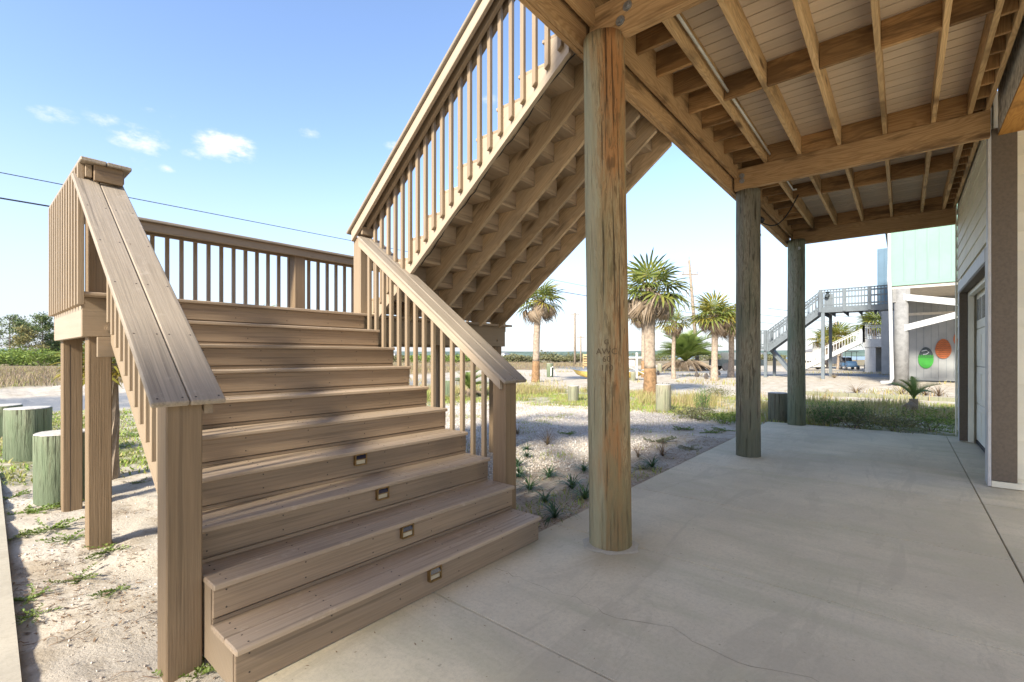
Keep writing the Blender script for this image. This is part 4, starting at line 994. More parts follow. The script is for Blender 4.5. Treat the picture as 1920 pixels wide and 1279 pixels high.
# shrubs
MAT['shrub'] = leafy('rosemary_green', (.075, .15, .045), (.13, .22, .06), (.15, .19, .07))
MAT['shrubbright'] = leafy('bright_shrub', (.16, .235, .045), (.24, .30, .06), (.12, .17, .04))
MAT['shrubdull'] = leafy('dull_shrub', (.15, .155, .07), (.22, .20, .10), (.12, .135, .06))
MAT['bark'] = plain('grey_bark', (.20, .16, .125), .9, .1, 14, .3, .4)
def shrub(nm, x, y, rad, h, n, ls, mat, label, group=None, seed=0, up=False):
    t = thing(nm, label, 'bush', (x, y, gz(x, y) if abs(x) < 200 else 0), seed * 1.1, group); Mw = WM[t.name]
    if up:
        r = random.Random(seed); v = []; f = []
        for i in range(n):
            a = r.uniform(0, 6.283); rr = rad * r.random() ** .6 * .5; x0, y0 = rr * math.cos(a), rr * math.sin(a); hh = h * r.uniform(.55, 1.0) * (1.15 - rr / rad * .7); lx, ly = x0 * 1.9 + r.uniform(-.04, .04), y0 * 1.9 + r.uniform(-.04, .04)
            for j in range(9):
                q = .12 + .88 * (j + r.random()) / 9; px, py, pz = x0 + (lx - x0) * q, y0 + (ly - y0) * q, hh * q; b = r.uniform(0, 6.28); s = ls * r.uniform(.7, 1.2); k = len(v)
                v += [(px, py, pz), (px + s * .5 * math.cos(b) - .12 * s * math.sin(b), py + s * .5 * math.sin(b) + .12 * s * math.cos(b), pz + s * .5), (px + s * math.cos(b) * .8, py + s * math.sin(b) * .8, pz + s), (px + s * .5 * math.cos(b) + .12 * s * math.sin(b), py + s * .5 * math.sin(b) - .12 * s * math.cos(b), pz + s * .5)]
                f.append((k, k + 1, k + 2, k + 3))
        m_ = MB(); m_.add(v, f); me = m_.mesh(mat)
    else: me = leaf_mesh(n, rad, h, ls, mat, seed)
    obj('foliage', me, None, t, Mw)
    m_ = MB(); r = random.Random(seed)
    for i in range(5):
        a = i * 1.257 + seed; m_.tube([(0, 0, -.03), (rad * .25 * math.cos(a), rad * .25 * math.sin(a), h * .35), (rad * .5 * math.cos(a), rad * .5 * math.sin(a), h * .7)], [.012 * h / .5, .009 * h / .5, .004], 5)
    obj('stem', m_.mesh(MAT['bark']), None, t, Mw)
    return t
def at(px, py): p = onground(px, py); return p.x, p.y
x, y = 11.55, 1.22; shrub('rosemary_bush', x, y, .42, .55, 150, .05, MAT['shrub'], 'dark green upright bush directly right of the farthest pile', 'upright bushes past the patio', 3, True)
x, y = 11.75, .72; shrub('rosemary_bush', x, y, .35, .50, 110, .05, MAT['shrub'], 'second dark green upright bush, a little right of the farthest pile', 'upright bushes past the patio', 4, True)
x, y = at(1318, 768); shrub('rosemary_bush', x, y, .26, .62, 90, .05, MAT['shrub'], 'narrow bright upright bush right of the pale stump, by the gravel', 'upright bushes past the patio', 5, True)
for i, (px, py, rad, h, m_, lb) in enumerate(((1600, 800, .8, .38, 'shrubdull', 'low wide tawny bush at the patio end, in line with the leaning grey stair'), (1680, 805, .75, .36, 'shrubdull', 'low wide tawny bush at the patio end below the small palm'), (1745, 805, .6, .42, 'shrubbright', 'bright green bush at the patio end against the house corner'), (1640, 822, .45, .22, 'shrubbright', 'small bright green mat of leaves on the patio\'s far edge'), (1300, 782, .5, .30, 'shrubdull', 'greyish low bush left of the narrow upright bush'), (1360, 790, .5, .26, 'shrubbright', 'bright green low bush just left of the middle pile'), (1345, 745, .5, .4, 'shrubdull', 'rounded tawny bush farther back left of the middle pile'))):
    x, y = at(px, py); shrub('low_bush', x, y, rad, h, 900, .028, MAT[m_], lb, 'low bushes past the patio', 40 + i)
for i, (px, py, lb) in enumerate(((1605, 735, 'dry brown tuft on the white sand beneath the grey deck'), (1690, 738, 'dry brown tuft left of the small palm near the aqua house'), (1735, 740, 'dry brown tuft right of the small palm near the aqua house'), (1760, 742, 'spiky dry tuft closest to the garage wall'), (1565, 708, 'small tan tuft near the feet of the grey deck posts'))):
    x, y = at(px, py); o = obj('dry_tuft', dry[i % 2], None, None, M4.Translation((x, y, gz(x, y))) @ M4.Rotation(i * 2.1, 4, 'Z') @ M4.Diagonal((2.6, 2.6, 1.5, 1))); tag(o, lb, 'plant', 'dry tufts on the far sand')

# ------------------------------------------------------------------ palms
MAT['frond'] = leafy('palm_green', (.10, .145, .03), (.19, .21, .045), (.25, .22, .045), .5, .25)
MAT['frondyellow'] = leafy('palm_yellow', (.28, .24, .035), (.19, .19, .04), (.32, .24, .045), .5, .3)
MAT['frondead'] = leafy('palm_dead', (.23, .165, .105), (.32, .25, .18), (.16, .115, .075), .8, .1)
MAT['trunk'] = plain('palm_trunk', (.30, .235, .175), .9, .06, 9, .25, .4)
MAT['trunkbase'] = plain('palm_trunk_base', (.235, .14, .07), .9, .06, 9, .3, .5)
def fan_frond(L, seed, n=17, dead=False):
    """Petiole and a fan of narrow folded leaflets; local X is outwards."""
    r = random.Random(seed); m_ = MB(); pl = L * .42
    m_.bar((0, 0, 0), (pl, 0, 0), .022, .014)
    for i in range(n):
        t = (i / (n - 1) - .5) * 2; a = t * (2.0 if not dead else 1.3); l = L * .72 * (1 - .35 * abs(t) ** 1.5) * r.uniform(.85, 1.1); dr = r.uniform(.22, .55)
        ca, sa = math.cos(a), math.sin(a); w_ = L * .052; b = [(pl, 0, 0)]
        p1 = V((pl + ca * l * .5, sa * l * .5, .05 * l - dr * l * .12)); p2 = V((pl + ca * l * .8, sa * l * .8, -dr * l * .28)); p3 = V((pl + ca * l * (1 if not dead else .9), sa * l * (1 if not dead else .85), -dr * l * .75))
        if dead: p1 = V((pl + ca * l * .24, sa * l * .26, -.10 * l)); p2 = V((pl + ca * l * .34, sa * l * .34, -.42 * l * r.uniform(.8, 1.2))); p3 = V((pl + ca * l * .36, sa * l * .36, -.98 * l * r.uniform(.7, 1.15)))
        s = V((-sa, ca, .35 * (1 if i % 2 else -1))) * w_ * .5
        m_.add([(pl, 0, 0), p1 - s, p1 + s, p2 - s * .8, p2 + s * .8, p3], ((0, 1, 2), (1, 3, 4, 2), (3, 5, 4)))
    return m_
FR = [fan_frond(1.0, s, 17).mesh(MAT['frond']) for s in range(3)]
FY = [fan_frond(1.0, 5 + s, 17).mesh(MAT['frondyellow']) for s in range(2)]
FD = [fan_frond(1.0, 9 + s, 12, True).mesh(MAT['frondead']) for s in range(3)]
def place_frond(me, t, base, az, el, L, roll=0.0):
    Mw = M4.Translation(base) @ M4.Rotation(az, 4, 'Z') @ M4.Rotation(-el, 4, 'Y') @ M4.Rotation(roll, 4, 'X') @ M4.Scale(L, 4)
    return obj('frond', me, None, t, Mw)
def palm(px, py, ytop, label, rad=.16, L=1.15, ng=26, nd=20, yellow=.1, skirt=1.0, lean=0.0, seed=0, base=None, boots=0.0, group='fan palms across the yard'):
    """Fan palm standing at pixel (px, py); ytop is the height of the crown's centre in the picture."""
    p = onground(px, py) if base is None else V(base); dep = p.x * math.cos(R(40)) + p.y * math.sin(R(40))
    H = CAM_H + (667.8 - ytop) / 874.5 * dep
    g0 = 0.0; t = thing('palm', label, 'palm tree', (p.x, p.y, g0), 0, group); r = random.Random(seed)
    rows = 26; prof = []; rr = []
    for i in range(rows + 1):
        u = i / rows; prof.append((p.x + lean * u * u + .02 * math.sin(u * 7 + seed), p.y + .02 * math.cos(u * 6 + seed), -.1 + (H + .1) * u))
        rr.append(rad * (1.16 - .30 * min(1, u * 3) + .05 * (i % 2)) * (1 if u < .85 else .85))
    k = int(rows * .28) if boots == 0 else 0
    mb = MB(); mb.tube(prof[max(0, k):], rr[max(0, k):], 14); mb.build('trunk', MAT['trunk'], t, smooth=True)
    if k: mb = MB(); mb.tube(prof[:k + 1], [q * 1.03 for q in rr[:k + 1]], 14); mb.build('trunk_base', MAT['trunkbase'], t, smooth=True)
    top = V(prof[-1])
    mb = MB(); mb.tube([top - V((0, 0, .9 * L * .5)), top - V((0, 0, .2)), top + V((0, 0, .12))], [rad * .8, rad * 1.25, rad * .5], 10)
    # old leaf bases crossing under the crown
    for i in range(34):
        a = i * 2.4; h = r.uniform(-.55, -.02) * L; q = top + V((math.cos(a) * rad * .8, math.sin(a) * rad * .8, h))
        mb.bar(q, q + V((math.cos(a + .6) * .14, math.sin(a + .6) * .14, .26)) * L, .05, .025, (math.cos(a), math.sin(a), 0))
    mb.build('boots', MAT['frondead'], t)
    for i in range(ng):
        u = i / ng; az = i * 2.399 + r.uniform(-.2, .2); el = 1.32 - 1.85 * u ** .85 + r.uniform(-.18, .18)
        me = r.choice(FY) if r.random() < yellow + (.35 * yellow if u > .6 else 0) else r.choice(FR)
        place_frond(me, t, top + V((math.cos(az), math.sin(az), 0)) * rad * .5, az, el, L * r.uniform(.72, 1.15) * (.85 + .2 * u), r.uniform(-.3, .3))
    for i in range(nd):
        az = i * 2.399 + r.uniform(-.3, .3); el = .05 - .95 * r.random()
        place_frond(r.choice(FD), t, top + V((math.cos(az) * rad, math.sin(az) * rad, -.1 - .25 * r.random())), az, el, L * r.uniform(.75, 1.05) * skirt, r.uniform(-.8, .8))
    return t
palm(1004, 716, 563, 'fan palm with a brown dead skirt half hidden by the upper stairs', .20, 1.5, 22, 18, .12, .95, .35, 1)
palm(1218, 740, 543, 'largest fan palm, orange brown trunk base, just right of the nearest pile', .215, 1.55, 25, 34, .10, .85, .1, 2)
palm(1207, 706, 590, 'slender fan palm right behind the largest palm', .17, 1.3, 18, 18, .25, .9, 0, 3)
palm(1263, 709, 605, 'small thin fan palm in front of the spreading feather palm', .13, 1.15, 18, 16, .3, .8, 0, 4, boots=1)
palm(1340, 712, 592, 'yellow-tinged fan palm just left of the middle pile', .20, 1.55, 32, 22, .35, .8, -.1, 5, boots=1)
palm(1371, 707, 605, 'yellow-tinged fan palm half hidden by the middle pile', .20, 1.5, 28, 22, .4, .85, 0, 6, boots=1)
palm(1573, 692, 632, 'distant fan palm between the grey deck posts and the white stairs', .22, 2.0, 26, 16, .45, .8, 0, 7, boots=1)
palm(1548, 690, 636, 'distant fan palm just left of the grey deck post', .22, 1.8, 20, 14, .5, .8, 0, 8, boots=1)
palm(1640, 688, 608, 'tall distant fan palm showing above the white balcony', .25, 2.6, 30, 8, .05, .8, 0, 9, boots=1)
# feather palm
MAT['feather'] = leafy('feather_green', (.13, .19, .04), (.20, .25, .06), (.10, .14, .03), .5, .25)
def feather_frond(seed, dead=False):
    r = random.Random(seed); m_ = MB(); N = 26; P = []
    for i in range(9):
        u = i / 8; P.append(V((u * .92, 0, .42 * u - .62 * u * u)))
    m_.tube(P, [.014 * (1 - .8 * i / 8) + .003 for i in range(9)], 5)
    for i in range(N):
        u = .12 + .88 * i / N; k = min(7, int(u * 8)); p = P[k].lerp(P[k + 1], u * 8 - k)
        for s in (-1, 1):
            l = .30 * (math.sin(math.pi * min(1, u * .9 + .12)) ** .6) * r.uniform(.85, 1.1); q = p + V((l * .62, s * l * .75, l * (.28 if not dead else -.4))); w_ = V((.020, 0, 0))
            m_.add([p - w_, p + w_, q], ((0, 1, 2),))
    return m_
FF = [feather_frond(s).mesh(MAT['feather']) for s in range(2)]; FFD = [feather_frond(9, True).mesh(MAT['frondead'])]
def feather_palm(x, y, L, n, nd, label, seed, trunk_h=.5, cat='palm tree'):
    t = thing('feather_palm', label, cat, (x, y, 0)); r = random.Random(seed)
    mb = MB(); mb.tube([(x, y, -.1), (x, y, trunk_h)], [.24 * L / 2.4, .28 * L / 2.4], 12); mb.build('trunk', MAT['frondead'], t)
    for i in range(n):
        u = i / n; az = i * 2.399; place_frond(r.choice(FF), t, (x, y, trunk_h), az, 1.25 - 1.1 * u + r.uniform(-.1, .1), L * r.uniform(.85, 1.1), r.uniform(-.2, .2))
    for i in range(nd):
        az = i * 2.399 + .5; place_frond(FFD[0], t, (x, y, trunk_h - .1), az, -.05 - .3 * r.random(), L * r.uniform(.75, .95), r.uniform(-.3, .3))
p = onground(1285, 694); feather_palm(p.x, p.y, 3.7, 40, 26, 'stemless feather palm with a brown skirt beside the leaning utility pole', 1, .9)
p = onground(880, 742); feather_palm(p.x, p.y, .85, 14, 6, 'small feather palm seen through the right stair balusters', 2, .25)
p = onground(1713, 775); feather_palm(p.x, p.y, .75, 6, 2, 'young palm with a few stiff fronds past the patio end', 3, .35)
palm(0, 0, 0, 'low fan palm with yellow hanging fronds behind the left stair rail', .14, .85, 20, 6, .55, .9, 0, 12, base=(1.78, 9.6, 0), boots=1, group=None) if False else None
t = thing('palm', 'young fan palm with yellow drooping fronds behind the left stair rail', 'palm tree', (1.16, 7.15, 0)); r_ = random.Random(5)
mb = MB(); mb.tube([(1.16, 7.15, -.1), (1.17, 7.15, .7), (1.16, 7.15, 1.3)], [.10, .085, .085], 10); mb.build('trunk', MAT['trunk'], t)
for i in range(22):
    az = i * 2.399; el = 1.2 - 1.75 * (i / 22) ** .8; place_frond(r_.choice(FY if i > 9 else FR), t, (1.16, 7.15, 1.3), az, el, .48 * r_.uniform(.85, 1.15), r_.uniform(-.3, .3))
t = thing('palm', 'fan palm whose leaf tips show over the landing floor through the back balusters', 'palm tree', (3.6, 9.6, 0)); r_ = random.Random(6)
mb = MB(); mb.tube([(3.6, 9.6, -.1), (3.6, 9.6, 1.5)], [.14, .12], 10); mb.build('trunk', MAT['trunk'], t)
for i in range(24):
    az = i * 2.399; el = 1.3 - 1.5 * (i / 24); place_frond(r_.choice(FR), t, (3.6, 9.6, 1.5), az, el, .85 * r_.uniform(.85, 1.15), r_.uniform(-.3, .3))

# ------------------------------------------------------------------ pines and hedge on the left
MAT['needle'] = leafy('pine_needles', (.08, .125, .05), (.145, .19, .07), (.19, .20, .07), .7, .1)
MAT['needlebrown'] = leafy('pine_olive', (.19, .17, .07), (.25, .22, .08), (.14, .15, .06), .7, .1)
def pine(px, dep, H, spread, label, seed, bare=.35, mat='needle', n=18):
    lat = (px - 960) / 874.5 * dep; c, s = math.cos(R(40)), math.sin(R(40)); x, y = c * dep + s * lat, s * dep - c * lat
    t = thing('pine_tree', label, 'pine tree', (x, y, 0), 0, 'pines at the far left'); r = random.Random(seed)
    mb = MB(); mb.tube([(x, y, -.3), (x + .15, y, H * .5), (x + .1, y + .1, H * .97)], [H * .018, H * .012, .03], 8); cl = []
    for i in range(n):
        u = bare + (1 - bare) * (i + r.random() * .8) / n; az = r.uniform(0, 6.283); l = spread * (1 - .62 * (u - bare) / (1 - bare)) * r.uniform(.45, 1.1)
        b = V((x + .12, y, H * u)); e = b + V((math.cos(az) * l, math.sin(az) * l, l * r.uniform(.1, .45))); mb.tube([b, b.lerp(e, .5) + V((0, 0, -.05 * l)), e], [.05, .035, .015], 5)
        cl += [(b.lerp(e, q) + V((r.uniform(-.2, .2), r.uniform(-.2, .2), r.uniform(0, .3)))) for q in (.6, .85, 1.05)]
    mb.build('trunk', MAT['bark'], t)
    rr = np.random.default_rng(seed); pts = []
    for q in cl:
        k = int(34 * r.uniform(.4, 1.3)); d = rr.normal(size=(k, 3)) * np.array([.42, .42, .2]) * (spread / 3.2 + .3); pts.append(d + np.array(q))
    P = np.concatenate(pts); nn = len(P); d = rr.normal(size=(nn, 3)); d /= np.linalg.norm(d, axis=1)[:, None]; e = np.cross(d, rr.normal(size=(nn, 3))); e /= np.linalg.norm(e, axis=1)[:, None]; sz = .22 * rr.uniform(.6, 1.3, (nn, 1))
    Q = np.stack([P - d * sz, P + e * sz * .3, P + d * sz, P - e * sz * .3], 1) - np.array([x, y, 0])
    obj('crown', npmesh(Q.reshape(-1, 3), np.arange(4 * nn).reshape(nn, 4), MAT[mat]), None, t, M4.Translation((x, y, 0)))
pine(16, 75, 7.6, 2.6, 'dense dark pine at the left edge of the picture', 1)
pine(36, 78, 7.2, 2.5, 'dark pine second from the left edge', 2)
pine(52, 72, 5.4, 2.3, 'olive brown pine between the dark ones', 3, .25, 'needlebrown')
pine(77, 74, 7.6, 2.1, 'tall open pine with a bare lower trunk beside the landing', 4, .62)
pine(92, 80, 5.0, 2.0, 'small pine partly behind the left landing post', 5)
pine(115, 76, 4.6, 2.2, 'pine seen between the two left landing posts', 6)
pine(-30, 76, 7.0, 2.8, 'dark pine beyond the left edge', 7)
def hedge(px, dep, w_, h, label, seed, mat='shrubbright', n=1500):
    lat = (px - 960) / 874.5 * dep; c, s = math.cos(R(40)), math.sin(R(40)); x, y = c * dep + s * lat, s * dep - c * lat
    shrub('wild_shrub', x, y, w_, h, n, .16 * dep / 60, MAT[mat], label, 'shrubs along the far side of the field', seed)
hl = ['bright shrub at the far left edge beyond the field', 'bright shrub beneath the dark pines', 'bright shrub below the olive pine', 'bright shrub under the tall open pine', 'bright shrub seen between the landing posts', 'shrub just left of the left stair rail beyond the field']
for i, px in enumerate((-6, 22, 50, 76, 104, 220)): hedge(px, 62 + (i % 3) * 3, 2.6, 2.0 + .4 * (i % 2), hl[i], 60 + i)
k = 0
HL = (('olive shrub on the skyline seen between the left-most balusters of the right stair rail', 745, 95, 5, 2.6, 'shrubdull'), ('bright shrub on the skyline under the landing, behind the right stair balusters', 795, 90, 5, 2.9, 'shrubbright'), ('olive shrub on the skyline just right of the post under the landing', 830, 95, 4, 3.0, 'shrubdull'), ('bright shrub on the skyline below the middle of the right handrail', 858, 92, 4, 2.6, 'shrubbright'), ('olive shrub on the skyline half hidden by the right handrail', 893, 96, 4.5, 2.6, 'shrubdull'), ('olive shrub on the skyline beside the right-hand landing post', 925, 98, 5, 2.2, 'shrubdull'), ('small tree-like shrub on the skyline right of the landing corner', 962, 96, 4, 3.0, 'shrubdull'), ('low olive shrub on the skyline touching the left-hand palm trunk on its left', 985, 99, 4.5, 2.3, 'shrubdull'), ('broad tall shrub on the skyline right of the left-hand palm trunk', 1028, 97, 5, 3.6, 'shrubdull'), ('low shrub on the skyline left of the dark utility pole', 1058, 100, 5, 2.2, 'shrubdull'), ('dark shrub on the skyline at the foot of the dark utility pole', 1082, 96, 4, 3.0, 'shrubdull'), ('low dark shrub on the skyline left of the feather palm', 1230, 130, 9, 3.2, 'shrubdull'), ('low dark shrub on the skyline right of the leaning pole', 1330, 135, 9, 3.0, 'shrubdull'), ('low shrub on the skyline behind the grey stair', 1440, 130, 8, 3.2, 'shrubdull'), ('olive shrub hidden mostly by the upper steps of the lower flight', 640, 95, 5, 2.6, 'shrubdull'))
for lb, px, dep, w_, h, m_ in HL:
    k += 1; hedge(px, dep, w_ * .75, h * .6, lb, 80 + k, m_, 1100)
# ------------------------------------------------------------------ stumps, poles, wires
def stump(x, y, r, h, mat, label, seed=0, tilt=0.0):
    t = thing('bollard', label, 'bollard', (x, y, gz(x, y)), 0, 'cut pile bollards round the yard'); n = 28; v = []; rr = random.Random(seed); ph = rr.uniform(0, 6)
    for i in range(13):
        z = -.15 + (h + .15) * i / 12
        for k in range(n):
            a = 2 * math.pi * k / n; q = r * (1 + .03 * math.sin(3 * a + ph) + .02 * math.sin(7 * a + ph * 2 + z * 3) + .012 * math.sin(17 * a + z))
            v.append((q * math.cos(a), q * math.sin(a), z + (tilt * math.cos(a) if i == 12 else 0)))
    f = [(i * n + k, i * n + (k + 1) % n, (i + 1) * n + (k + 1) % n, (i + 1) * n + k) for i in range(12) for k in range(n)]
    me = bpy.data.meshes.new('mesh'); me.from_pydata(v, [], f); me.polygons.foreach_set('use_smooth', [True] * len(f)); me.update(); obj('shaft', me, MAT[mat], t, WM[t.name])
    m_ = MB(); m_.add([(v[12 * n + k][0] * .99, v[12 * n + k][1] * .99, v[12 * n + k][2] + .002) for k in range(n)] + [(v[12 * n + k][0] * .95, v[12 * n + k][1] * .95, v[12 * n + k][2] + .012) for k in range(n)], [tuple(range(n, 2 * n))] + [(k, (k + 1) % n, n + (k + 1) % n, n + k) for k in range(n)])
    obj('cut_top', m_.mesh(MAT['stumptop']), None, t, WM[t.name])
for px, py, r, h, m_, lb in ((54, 858, .235, .70, 'stump', 'green stained cut pile bollard at far left, in front of the road'), (6, 815, .25, .55, 'stump', 'green stained cut pile bollard cut by the left edge of the photo'), (117, 932, .21, .66, 'stump', 'green stained cut pile bollard behind the two left landing posts'), (1075, 751, .17, .50, 'stumpgrey', 'dark streaked cut pile bollard just left of the nearest pile'), (1244, 770, .185, .68, 'stumpgrey', 'pale weathered cut pile bollard right of the nearest pile'), (1459, 788, .19, .63, 'pile2', 'dark cut pile bollard between the two farther piles'), (842, 745, .19, .62, 'stump', 'green cut pile bollard seen between the right stair balusters'), (1031, 706, .22, .95, 'stump', 'cut pile bollard with a white cord loop, right of the left-hand palm'), (1237, 697, .2, .75, 'stumpgrey', 'distant cut pile bollard right of the largest palm'), (1187, 712, .15, .5, 'stumpgrey', 'small cut pile bollard beneath the white pipe frame')):
    x, y = at(px, py); stump(x, y, r, h, m_, lb, int(px))
MAT['polewood'] = plain('pole_wood', (.25, .20, .15), .9, .05, 5, .25, .3)
MAT['wire'] = plain('wire_black', (.03, .035, .045), .5)
def dirp(px, py, dep): d = cam_dir(px, py); k = dep / (d.x * math.cos(R(40)) + d.y * math.sin(R(40))); return V((d.x * k, d.y * k, CAM_H + d.z * k))
up1 = thing('utility_pole', 'tall leaning wooden utility pole behind the feather palm', 'utility pole', (49.3, 16.3, 0))
b0 = onground(1309, 692); dp = b0.x * math.cos(R(40)) + b0.y * math.sin(R(40)); tp = dirp(1292, 488, dp)
mb = MB(); mb.tube([b0 - V((0, 0, .3)), b0.lerp(tp, .5), tp], [.23, .18, .12], 10); mb.build('shaft', MAT['polewood'], up1, smooth=True)
mb = MB(); q = b0.lerp(tp, .87); mb.bar(q + V((-.5, .7, 0)), q + V((.5, -.7, 0)), .12, .12); mb.tube([tp, tp + V((0, 0, .35))], .035, 6); mb.tube([q + V((-.4, .6, .1)), q + V((-.4, .6, .35))], .05, 6); mb.tube([q + V((.4, -.6, .1)), q + V((.4, -.6, .35))], .05, 6); mb.build('crossarm', MAT['polewood'], up1)
mb = MB(); q = b0.lerp(tp, .73); mb.tube([q + V((-.25, .3, 0)), q + V((-.25, .3, -.8))], .16, 8); mb.build('equipment', MAT['bolt'], up1)
for px, pt, dep, w_, lb in ((1078, 586, 62, .17, 'dark utility pole standing just left of the nearest pile'), (1089, 629, 75, .14, 'shorter distant pole between the dark pole and the nearest pile'), (1567, 603, 70, .16, 'distant utility pole above the palm by the white stairs')):
    g = dirp(px, 667.8 + CAM_H * 874.5 / dep, dep); tt = dirp(px, pt, dep); t = thing('utility_pole', lb, 'utility pole', g)
    mb = MB(); mb.tube([g - V((0, 0, .3)), tt], [w_, w_ * .7], 8); mb.build('shaft', MAT['polewood'], t, smooth=True)
    mb = MB(); mb.bar(tt + V((-.4, .5, -.3)), tt + V((.4, -.5, -.3)), .1, .1); mb.build('crossarm', MAT['polewood'], t)
def wire(a, b, sag, rad, label, n=24, nm='power_line'):
    a, b = V(a), V(b); mb = MB(); mb.tube([a.lerp(b, t / n) - V((0, 0, 4 * sag * (t / n) * (1 - t / n))) for t in range(n + 1)], rad, 5)
    return tag(mb.build(nm, MAT['wire'], None), label, 'wire')
pu = dirp(1306, 577, dp); pl_ = dirp(1303, 588, dp)
L0 = V((.73, 18.0, 6.17)); L1 = V((.73, 18.0, 5.55)); e0 = (L0 - pu).normalized(); e1 = (L1 - pl_).normalized()
wire(pu, L0 + e0 * 26, .0, .012, 'thin upper power line running behind the stairs to the leaning pole'); wire(pl_, L1 + e1 * 26, .05, .022, 'thicker lower power line running behind the stairs to the leaning pole')
wire(pu, dirp(1900, 628, 60), .3, .02, 'power line from the leaning pole running right behind the grey deck'); wire(pl_, dirp(1900, 655, 75), .3, .02, 'lower line from the leaning pole running right towards the white house'); wire(dirp(1440, 578, 45), dirp(1800, 604, 45), .25, .02, 'overhead line passing just below the grey deck')

# canoe and white pipe frame by the largest palm
MAT['hull'] = plain('yellow_hull', (.55, .40, .12), .5, 0, 3, .15); MAT['white'] = plain('white_paint', (.45, .45, .435), .5, .03, 3, .05); MAT['offwhite'] = plain('offwhite_paint', (.38, .375, .355), .6, .03, 2, .08)
p0 = onground(1073, 709); p1 = onground(1212, 711); t = thing('canoe', 'yellow canoe with white gunwale lying on the sand behind the nearest pile', 'canoe', p0.lerp(p1, .5))
ax = (p1 - p0); L = ax.length; ax.normalize(); sd_ = V((-ax.y, ax.x, 0)); v = []; f = []; NS = 17; RW = 7
for i in range(NS):
    u = i / (NS - 1); k = max(.03, math.sin(math.pi * u) ** .5); z1 = .44 + .16 * (2 * u - 1) ** 4
    for j in range(RW):
        a = math.pi * (j / (RW - 1)); v.append(p0 + ax * (L * u) + sd_ * (.42 * k * math.cos(a)) + V((0, 0, z1 - (z1 - .04) * math.sin(a) ** .7 * min(1, k * 1.3))))
for i in range(NS - 1):
    for j in range(RW - 1): f.append((i * RW + j, i * RW + j + 1, (i + 1) * RW + j + 1, (i + 1) * RW + j))
mb = MB(); mb.add(v, f); mb.build('hull', MAT['hull'], t, smooth=True)
for j in (0, RW - 1): mb = MB(); mb.tube([v[i * RW + j] for i in range(NS)], .03, 6); mb.build('gunwale', MAT['white'], t)
for u in (.3, .7): i = int(u * (NS - 1)); mb = MB(); mb.bar(v[i * RW] - V((0, 0, .04)), v[i * RW + RW - 1] - V((0, 0, .04)), .2, .03); mb.build('seat', MAT['offwhite'], t)
t = thing('pipe_frame', 'white pipe frame standing behind the canoe left of the largest palm', 'frame', onground(1190, 706))
dq = 27.5; mb = MB()
for px, y0, y1 in ((1194, 703, 661), (1165, 703, 671)): mb.tube([dirp(px, y0 + 5, dq), dirp(px, y1, dq)], .075, 8)
mb.build('upright', MAT['white'], t); mb = MB(); mb.tube([dirp(1150, 671, dq), dirp(1203, 671, dq)], .065, 8); mb.build('crossbar', MAT['white'], t); mb = MB(); mb.tube([dirp(1170, 684, dq), dirp(1210, 702, dq)], .03, 6); mb.build('brace', MAT['white'], t)
MAT['signface'] = plain('pale_sign', (.62, .56, .55), .6); mb = MB(); mb.add([dirp(1177, 674, dq + .1), dirp(1190, 674, dq + .1), dirp(1190, 686, dq + .1), dirp(1177, 686, dq + .1), dirp(1177, 674, dq + .16), dirp(1190, 674, dq + .16), dirp(1190, 686, dq + .16), dirp(1177, 686, dq + .16)], ((0, 1, 2, 3), (4, 7, 6, 5), (0, 4, 5, 1), (1, 5, 6, 2), (2, 6, 7, 3), (3, 7, 4, 0))); mb.build('sign_panel', MAT['signface'], t)
# pallet-like crate by the dark pole
t = thing('crate', 'weathered wooden crate of slats beside the nearest pile near the skyline', 'crate', onground(1098, 692)); dq = 50
for k in range(5): mb = MB(); a = dirp(1093, 666 + k * 4.6, dq); b = dirp(1105, 666 + k * 4.6, dq); mb.bar(a, b, .05, .16); mb.build('slat', MAT['joist'], t)
for px in (1094, 1104): mb = MB(); mb.bar(dirp(px, 692, dq + .08), dirp(px, 664, dq + .08), .12, .06); mb.build('post', MAT['joist'], t)
# dark rubble on the white sand
MAT['rubble'] = plain('dark_rubble', (.10, .085, .075), .8)
for (px, py, lb) in ((1234, 702, 'dark lump on the white sand right of the largest palm'), (1307, 706, 'dark lump on the white sand left of the yellow-tinged palm'), (1324, 710, 'dark lump closest to the yellow-tinged palm on its left'), (1334, 703, 'dark lump half behind the yellow-tinged palm'), (1347, 703, 'dark lump right of the yellow-tinged palm')):
    p = onground(px, py); mb = MB(); r_ = random.Random(px); mb.disc_ball(p + V((0, 0, .12)), .15, 7, 1.4); mb.v = [(x + r_.uniform(-.04, .04), y + r_.uniform(-.04, .04), z + r_.uniform(-.04, .04)) for x, y, z in mb.v]; tag(mb.build('rock', MAT['rubble'], None), lb, 'rock', 'dark lumps on the white sand')
MAT['cloth'] = plain('white_cord', (.75, .73, .66), .6)
p = onground(1031, 706); mb = MB(); mb.tube([p + V((-.3, -.3, .06)), p + V((-.17, -.22, .6)), p + V((.0, -.25, .66)), p + V((.16, -.2, .6)), p + V((.4, -.25, .05))], .035, 6); tag(mb.build('rope', MAT['cloth'], None), 'white rope looped over the distant bollard right of the left-hand palm', 'rope')
# timber edging past the patio
p0 = onground(1480, 737); p1 = onground(1800, 753); e = (p1 - p0).normalized(); t = thing('edging', 'long dark timber edging laid across the sand beyond the patio bushes', 'edging', p0)
for k in range(5): a = p0 + e * (p1 - p0).length * k / 5; b = p0 + e * ((p1 - p0).length * (k + 1) / 5 - .02); board('edging_board', a + V((0, 0, .03)), b + V((0, 0, .03)), .09, .15, MAT['stumpgrey'], t)

